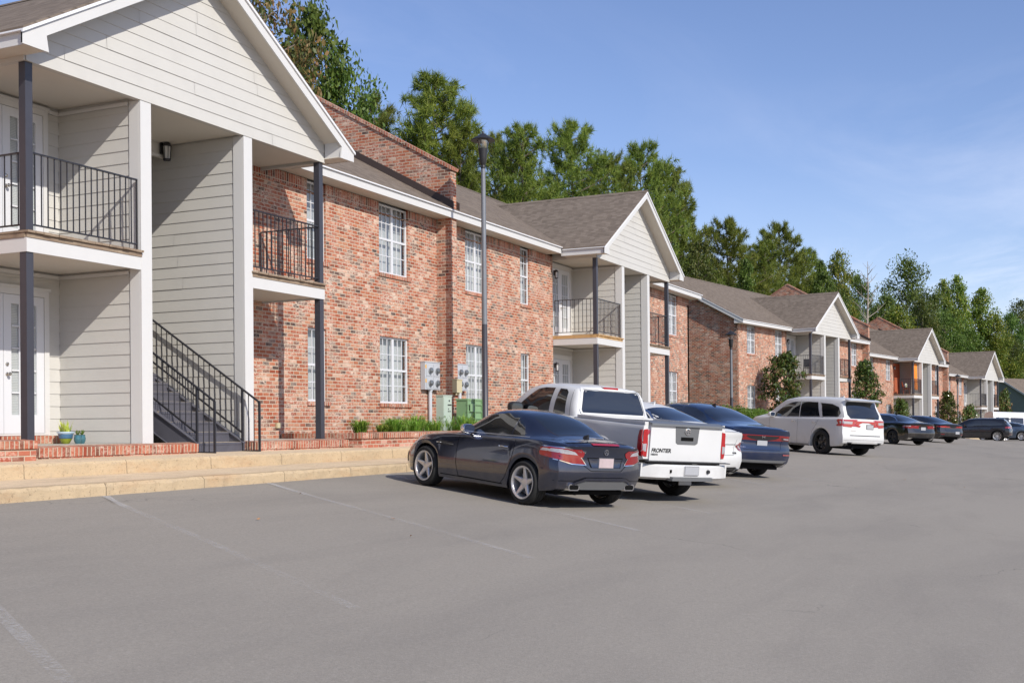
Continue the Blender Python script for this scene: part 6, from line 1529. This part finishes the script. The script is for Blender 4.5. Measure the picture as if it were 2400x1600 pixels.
# things on the far balconies
def bloc(xc, zf, x, y, z): # building-B local to world
    lx, ly = xc+x, y; return (BO[0]+CB*lx-SB*ly, BO[1]+SB*lx+CB*ly, -.21+zf+z)
MT['orange'] = paint('orange_cloth', (.78,.27,.05), .85, .1, var=.15); MT['redcloth'] = paint('red_shade_cloth', (.42,.12,.06), .9, .1, var=.1)
g = MB(); N = 26; V = []
for i in range(N+1):
    x = -.62+1.24*i/N; yy = .07*math.sin(i*1.3)+.03*math.sin(i*2.9)
    for k in range(9): z = 2.35-2.0*k/8*(1 if i > N*.28 else .95-.5*(k/8)*(1-i/(N*.28))); V.append((x*(1-.12*k/8)+.05*k/8, yy*(.4+.6*k/8), z))
g.add(V, [(i*9+k, i*9+k+1, (i+1)*9+k+1, (i+1)*9+k) for i in range(N) for k in range(8)], 0, True)
o = g.build('curtain', 'orange', None, 'orange cloth curtain hung at the balcony corner of the second far gable', 'curtain', loc=bloc(22.4, ZC, -2.15, .35, DT)); o.rotation_euler = (0,0,TB)
g = MB(); g.box(-1.0,.9,0,.02,.05,2.35); g.tube([(-1.0,-.02,2.36),(.9,-.02,2.36)], .015, 6); o = g.build('shade_cloth', 'redcloth', None, 'dull red cloth covering the back wall of the balcony with the curtain', 'cloth', loc=bloc(22.4, ZC, -2.55, 1.62, DT)); o.rotation_euler = (0,0,TB)
def chair(loc, rz, lb, mat='plastic'):
    e = empty('patio_chair', loc, rz, lb, 'chair', 'chairs on the balconies')
    g = MB(); g.box(-.24,.24,-.22,.24,.42,.46); g.build('seat', mat, e); g = MB(); g.hexa([(-.23,.23,.50),(.23,.23,.50),(.23,.26,.50),(-.23,.26,.50),(-.22,.33,.98),(.22,.33,.98),(.22,.36,.98),(-.22,.36,.98)]); g.build('backrest', mat, e)
    for x in (-.22,.22):
        for y in (-.2,.22): g = MB(); g.tube([(x*1.1,y*1.1,0),(x,y,.43)], .014, 6); g.build('leg', mat, e)
        g = MB(); g.tube([(x,-.2,.44),(x*1.05,-.2,.64),(x*1.05,.24,.66)], .014, 6); g.build('armrest', mat, e)
chair(bloc(0, 0, -2.3, .75, DT), TB-1.2, 'black patio chair on the first far balcony'); chair(bloc(22.4, ZC, -2.1, 1.0, DT), TB+.4, 'red-brown patio chair on the balcony with the orange curtain', 'redcloth')
e = empty('patio_table', bloc(22.4, ZC, -3.0, .8, DT), TB, 'small dark patio table crowded with things on the orange-curtained balcony', 'table'); g = MB(); g.lathe([(0,.50),(.32,.50),(.32,.53),(0,.53)], 18); g.build('tabletop', 'plastic', e)
for k in range(3): a = k*2.09; g = MB(); g.tube([(.26*math.cos(a),.26*math.sin(a),0),(.08*math.cos(a),.08*math.sin(a),.5)], .014, 6); g.build('leg', 'plastic', e)
for i, (dx, mt_, lb) in enumerate(((-.15,'white','white jug on the small table of the orange-curtained balcony'),(.02,'snake','green potted plant on the small table of the orange-curtained balcony'),(.17,'pvc','grey canister on the small table of the orange-curtained balcony'))):
    g = MB(); g.lathe([(.05,0),(.075,.05),(.075,.18),(.03,.24),(.03,.29),(0,.29)], 12); g.build('container', mt_, None, lb, 'container', loc=bloc(22.4, ZC, -3.0+dx, .8, DT+.53))
g = MB(); g.lathe([(0,0),(.17,0),(.20,.38),(.21,.55),(0,.55)], 14); g.build('bin', MT['potglaze'], None, 'teal bin on the right balcony beside the orange-curtained one', 'bin', loc=bloc(22.4, ZC, 2.9, .7, DT))
# last grey-green building at the far right
E_ = empty('grey_building', (0,0,0), 0, 'plain grey green building with a brown shingle roof at the far right', 'building')
MT['greygreen'] = paint('grey_green_siding', (.20,.235,.22), .7, .2, var=.05)
rt = np.array([.43, -.903, 0]); fw = np.array([.903, .43, 0]); al = rt*.8+fw*.6; ac = rt*.6-fw*.8
b = ray(2346, 886)*158.; zr = b[2]; w_ = 5.6; sl = .62; zg = -3.0; o0 = np.array([b[0], b[1], 0])
def Pn(s_, t, z): q_ = o0+al*s_+ac*t; return (q_[0], q_[1], z)     # s along the ridge, t across towards the lot
g = MB(); h0 = zr-.12
for s0 in (0.,):
    g.add([Pn(0,-w_,zg), Pn(0,w_,zg), Pn(0,w_,h0-sl*w_), Pn(0,0,h0), Pn(0,-w_,h0-sl*w_), Pn(26,-w_,zg), Pn(26,w_,zg), Pn(26,w_,h0-sl*w_), Pn(26,0,h0), Pn(26,-w_,h0-sl*w_)], [(0,1,2,3,4),(9,8,7,6,5),(1,6,7,2),(0,4,9,5)])
g.build('wall', 'greygreen', E_); g = MB(); W2 = w_+.55
for s_ in (1, -1):
    P_ = [Pn(-.4,0,zr), Pn(-.4,s_*W2,zr-sl*W2), Pn(26.4,s_*W2,zr-sl*W2), Pn(26.4,0,zr)]; Q_ = [(a_[0], a_[1], a_[2]-.10) for a_ in P_]; g.add(P_+Q_, [(0,1,2,3),(7,6,5,4),(0,4,5,1),(1,5,6,2)])
rf_ = g.build('roof', 'shingle', E_); g = MB()
for s_ in (1, -1): g.add([Pn(-.42,0,zr+.02), Pn(-.42,s_*W2,zr-sl*W2+.02), Pn(-.42,s_*W2,zr-sl*W2-.22), Pn(-.42,0,zr-.22), Pn(-.45,0,zr+.02), Pn(-.45,s_*W2,zr-sl*W2+.02), Pn(-.45,s_*W2,zr-sl*W2-.22), Pn(-.45,0,zr-.22)], [(0,1,2,3),(7,6,5,4),(0,4,5,1),(2,6,7,3)])
g.build('rake_board', 'trim', rf_)
# ------------------------------------------------------------------ light, sky, render settings
SD = Vector((.47, 1., -.745)).normalized()
sun_d = bpy.data.lights.new('sun', 'SUN'); sun = bpy.data.objects.new('sun', sun_d); COL.objects.link(sun)
sun.rotation_euler = (-SD).to_track_quat('Z', 'Y').to_euler(); sun_d.energy = 4.8; sun_d.angle = R(.5); sun_d.color = (1., .94, .85)
w = bpy.data.worlds.new('World'); scene.world = w; w.use_nodes = True; nt = w.node_tree; nt.nodes.clear(); q = NT(nt)
out = q.n('ShaderNodeOutputWorld'); bg = q.n('ShaderNodeBackground'); sky = q.n('ShaderNodeTexSky', sky_type='NISHITA')
el = math.asin(-SD.z); az = math.atan2(-SD.x, -SD.y)
sky.sun_disc = False; sky.sun_elevation = el; sky.sun_rotation = az; sky.air_density = 1.0; sky.dust_density = .35; sky.ozone_density = 2.2; sky.altitude = 100
d = q.n('ShaderNodeTexCoord').outputs['Generated']; s = q.sep(d)
zz = q.m('MAXIMUM', s[2], .03)
cu = q.comb(q.m('DIVIDE', s[0], zz), q.m('DIVIDE', s[1], zz))
n1 = q.noise(q.vscale(cu, (.30,.75,1)), 1.0, 7, .62, dist=.6); n2 = q.noise(q.vscale(cu, (.22,.3,1)), .8, 4, .5)
cl = q.m('MULTIPLY', q.maprange(n1, .44, .76), q.maprange(n2, .38, .58))
cl = q.m('ADD', q.m('MULTIPLY', cl, .42), q.m('MULTIPLY', q.m('SUBTRACT', 1., q.maprange(s[2], 0., .22)), .12), clamp=True)
col = q.mix(1., sky.outputs[0], (1.02,.98,1.15), 'MULTIPLY')
col = q.mix(cl, col, (9.0,9.0,10.0))
q.l(col, bg.inputs[0]); bg.inputs[1].default_value = .135; q.l(bg.outputs[0], out.inputs[0])
scene.view_settings.view_transform = 'Standard'; scene.view_settings.look = 'None'; scene.view_settings.exposure = 0.; scene.view_settings.gamma = 1.
scene.render.engine = 'CYCLES'
scene.cycles.max_bounces = 6; scene.cycles.transparent_max_bounces = 24
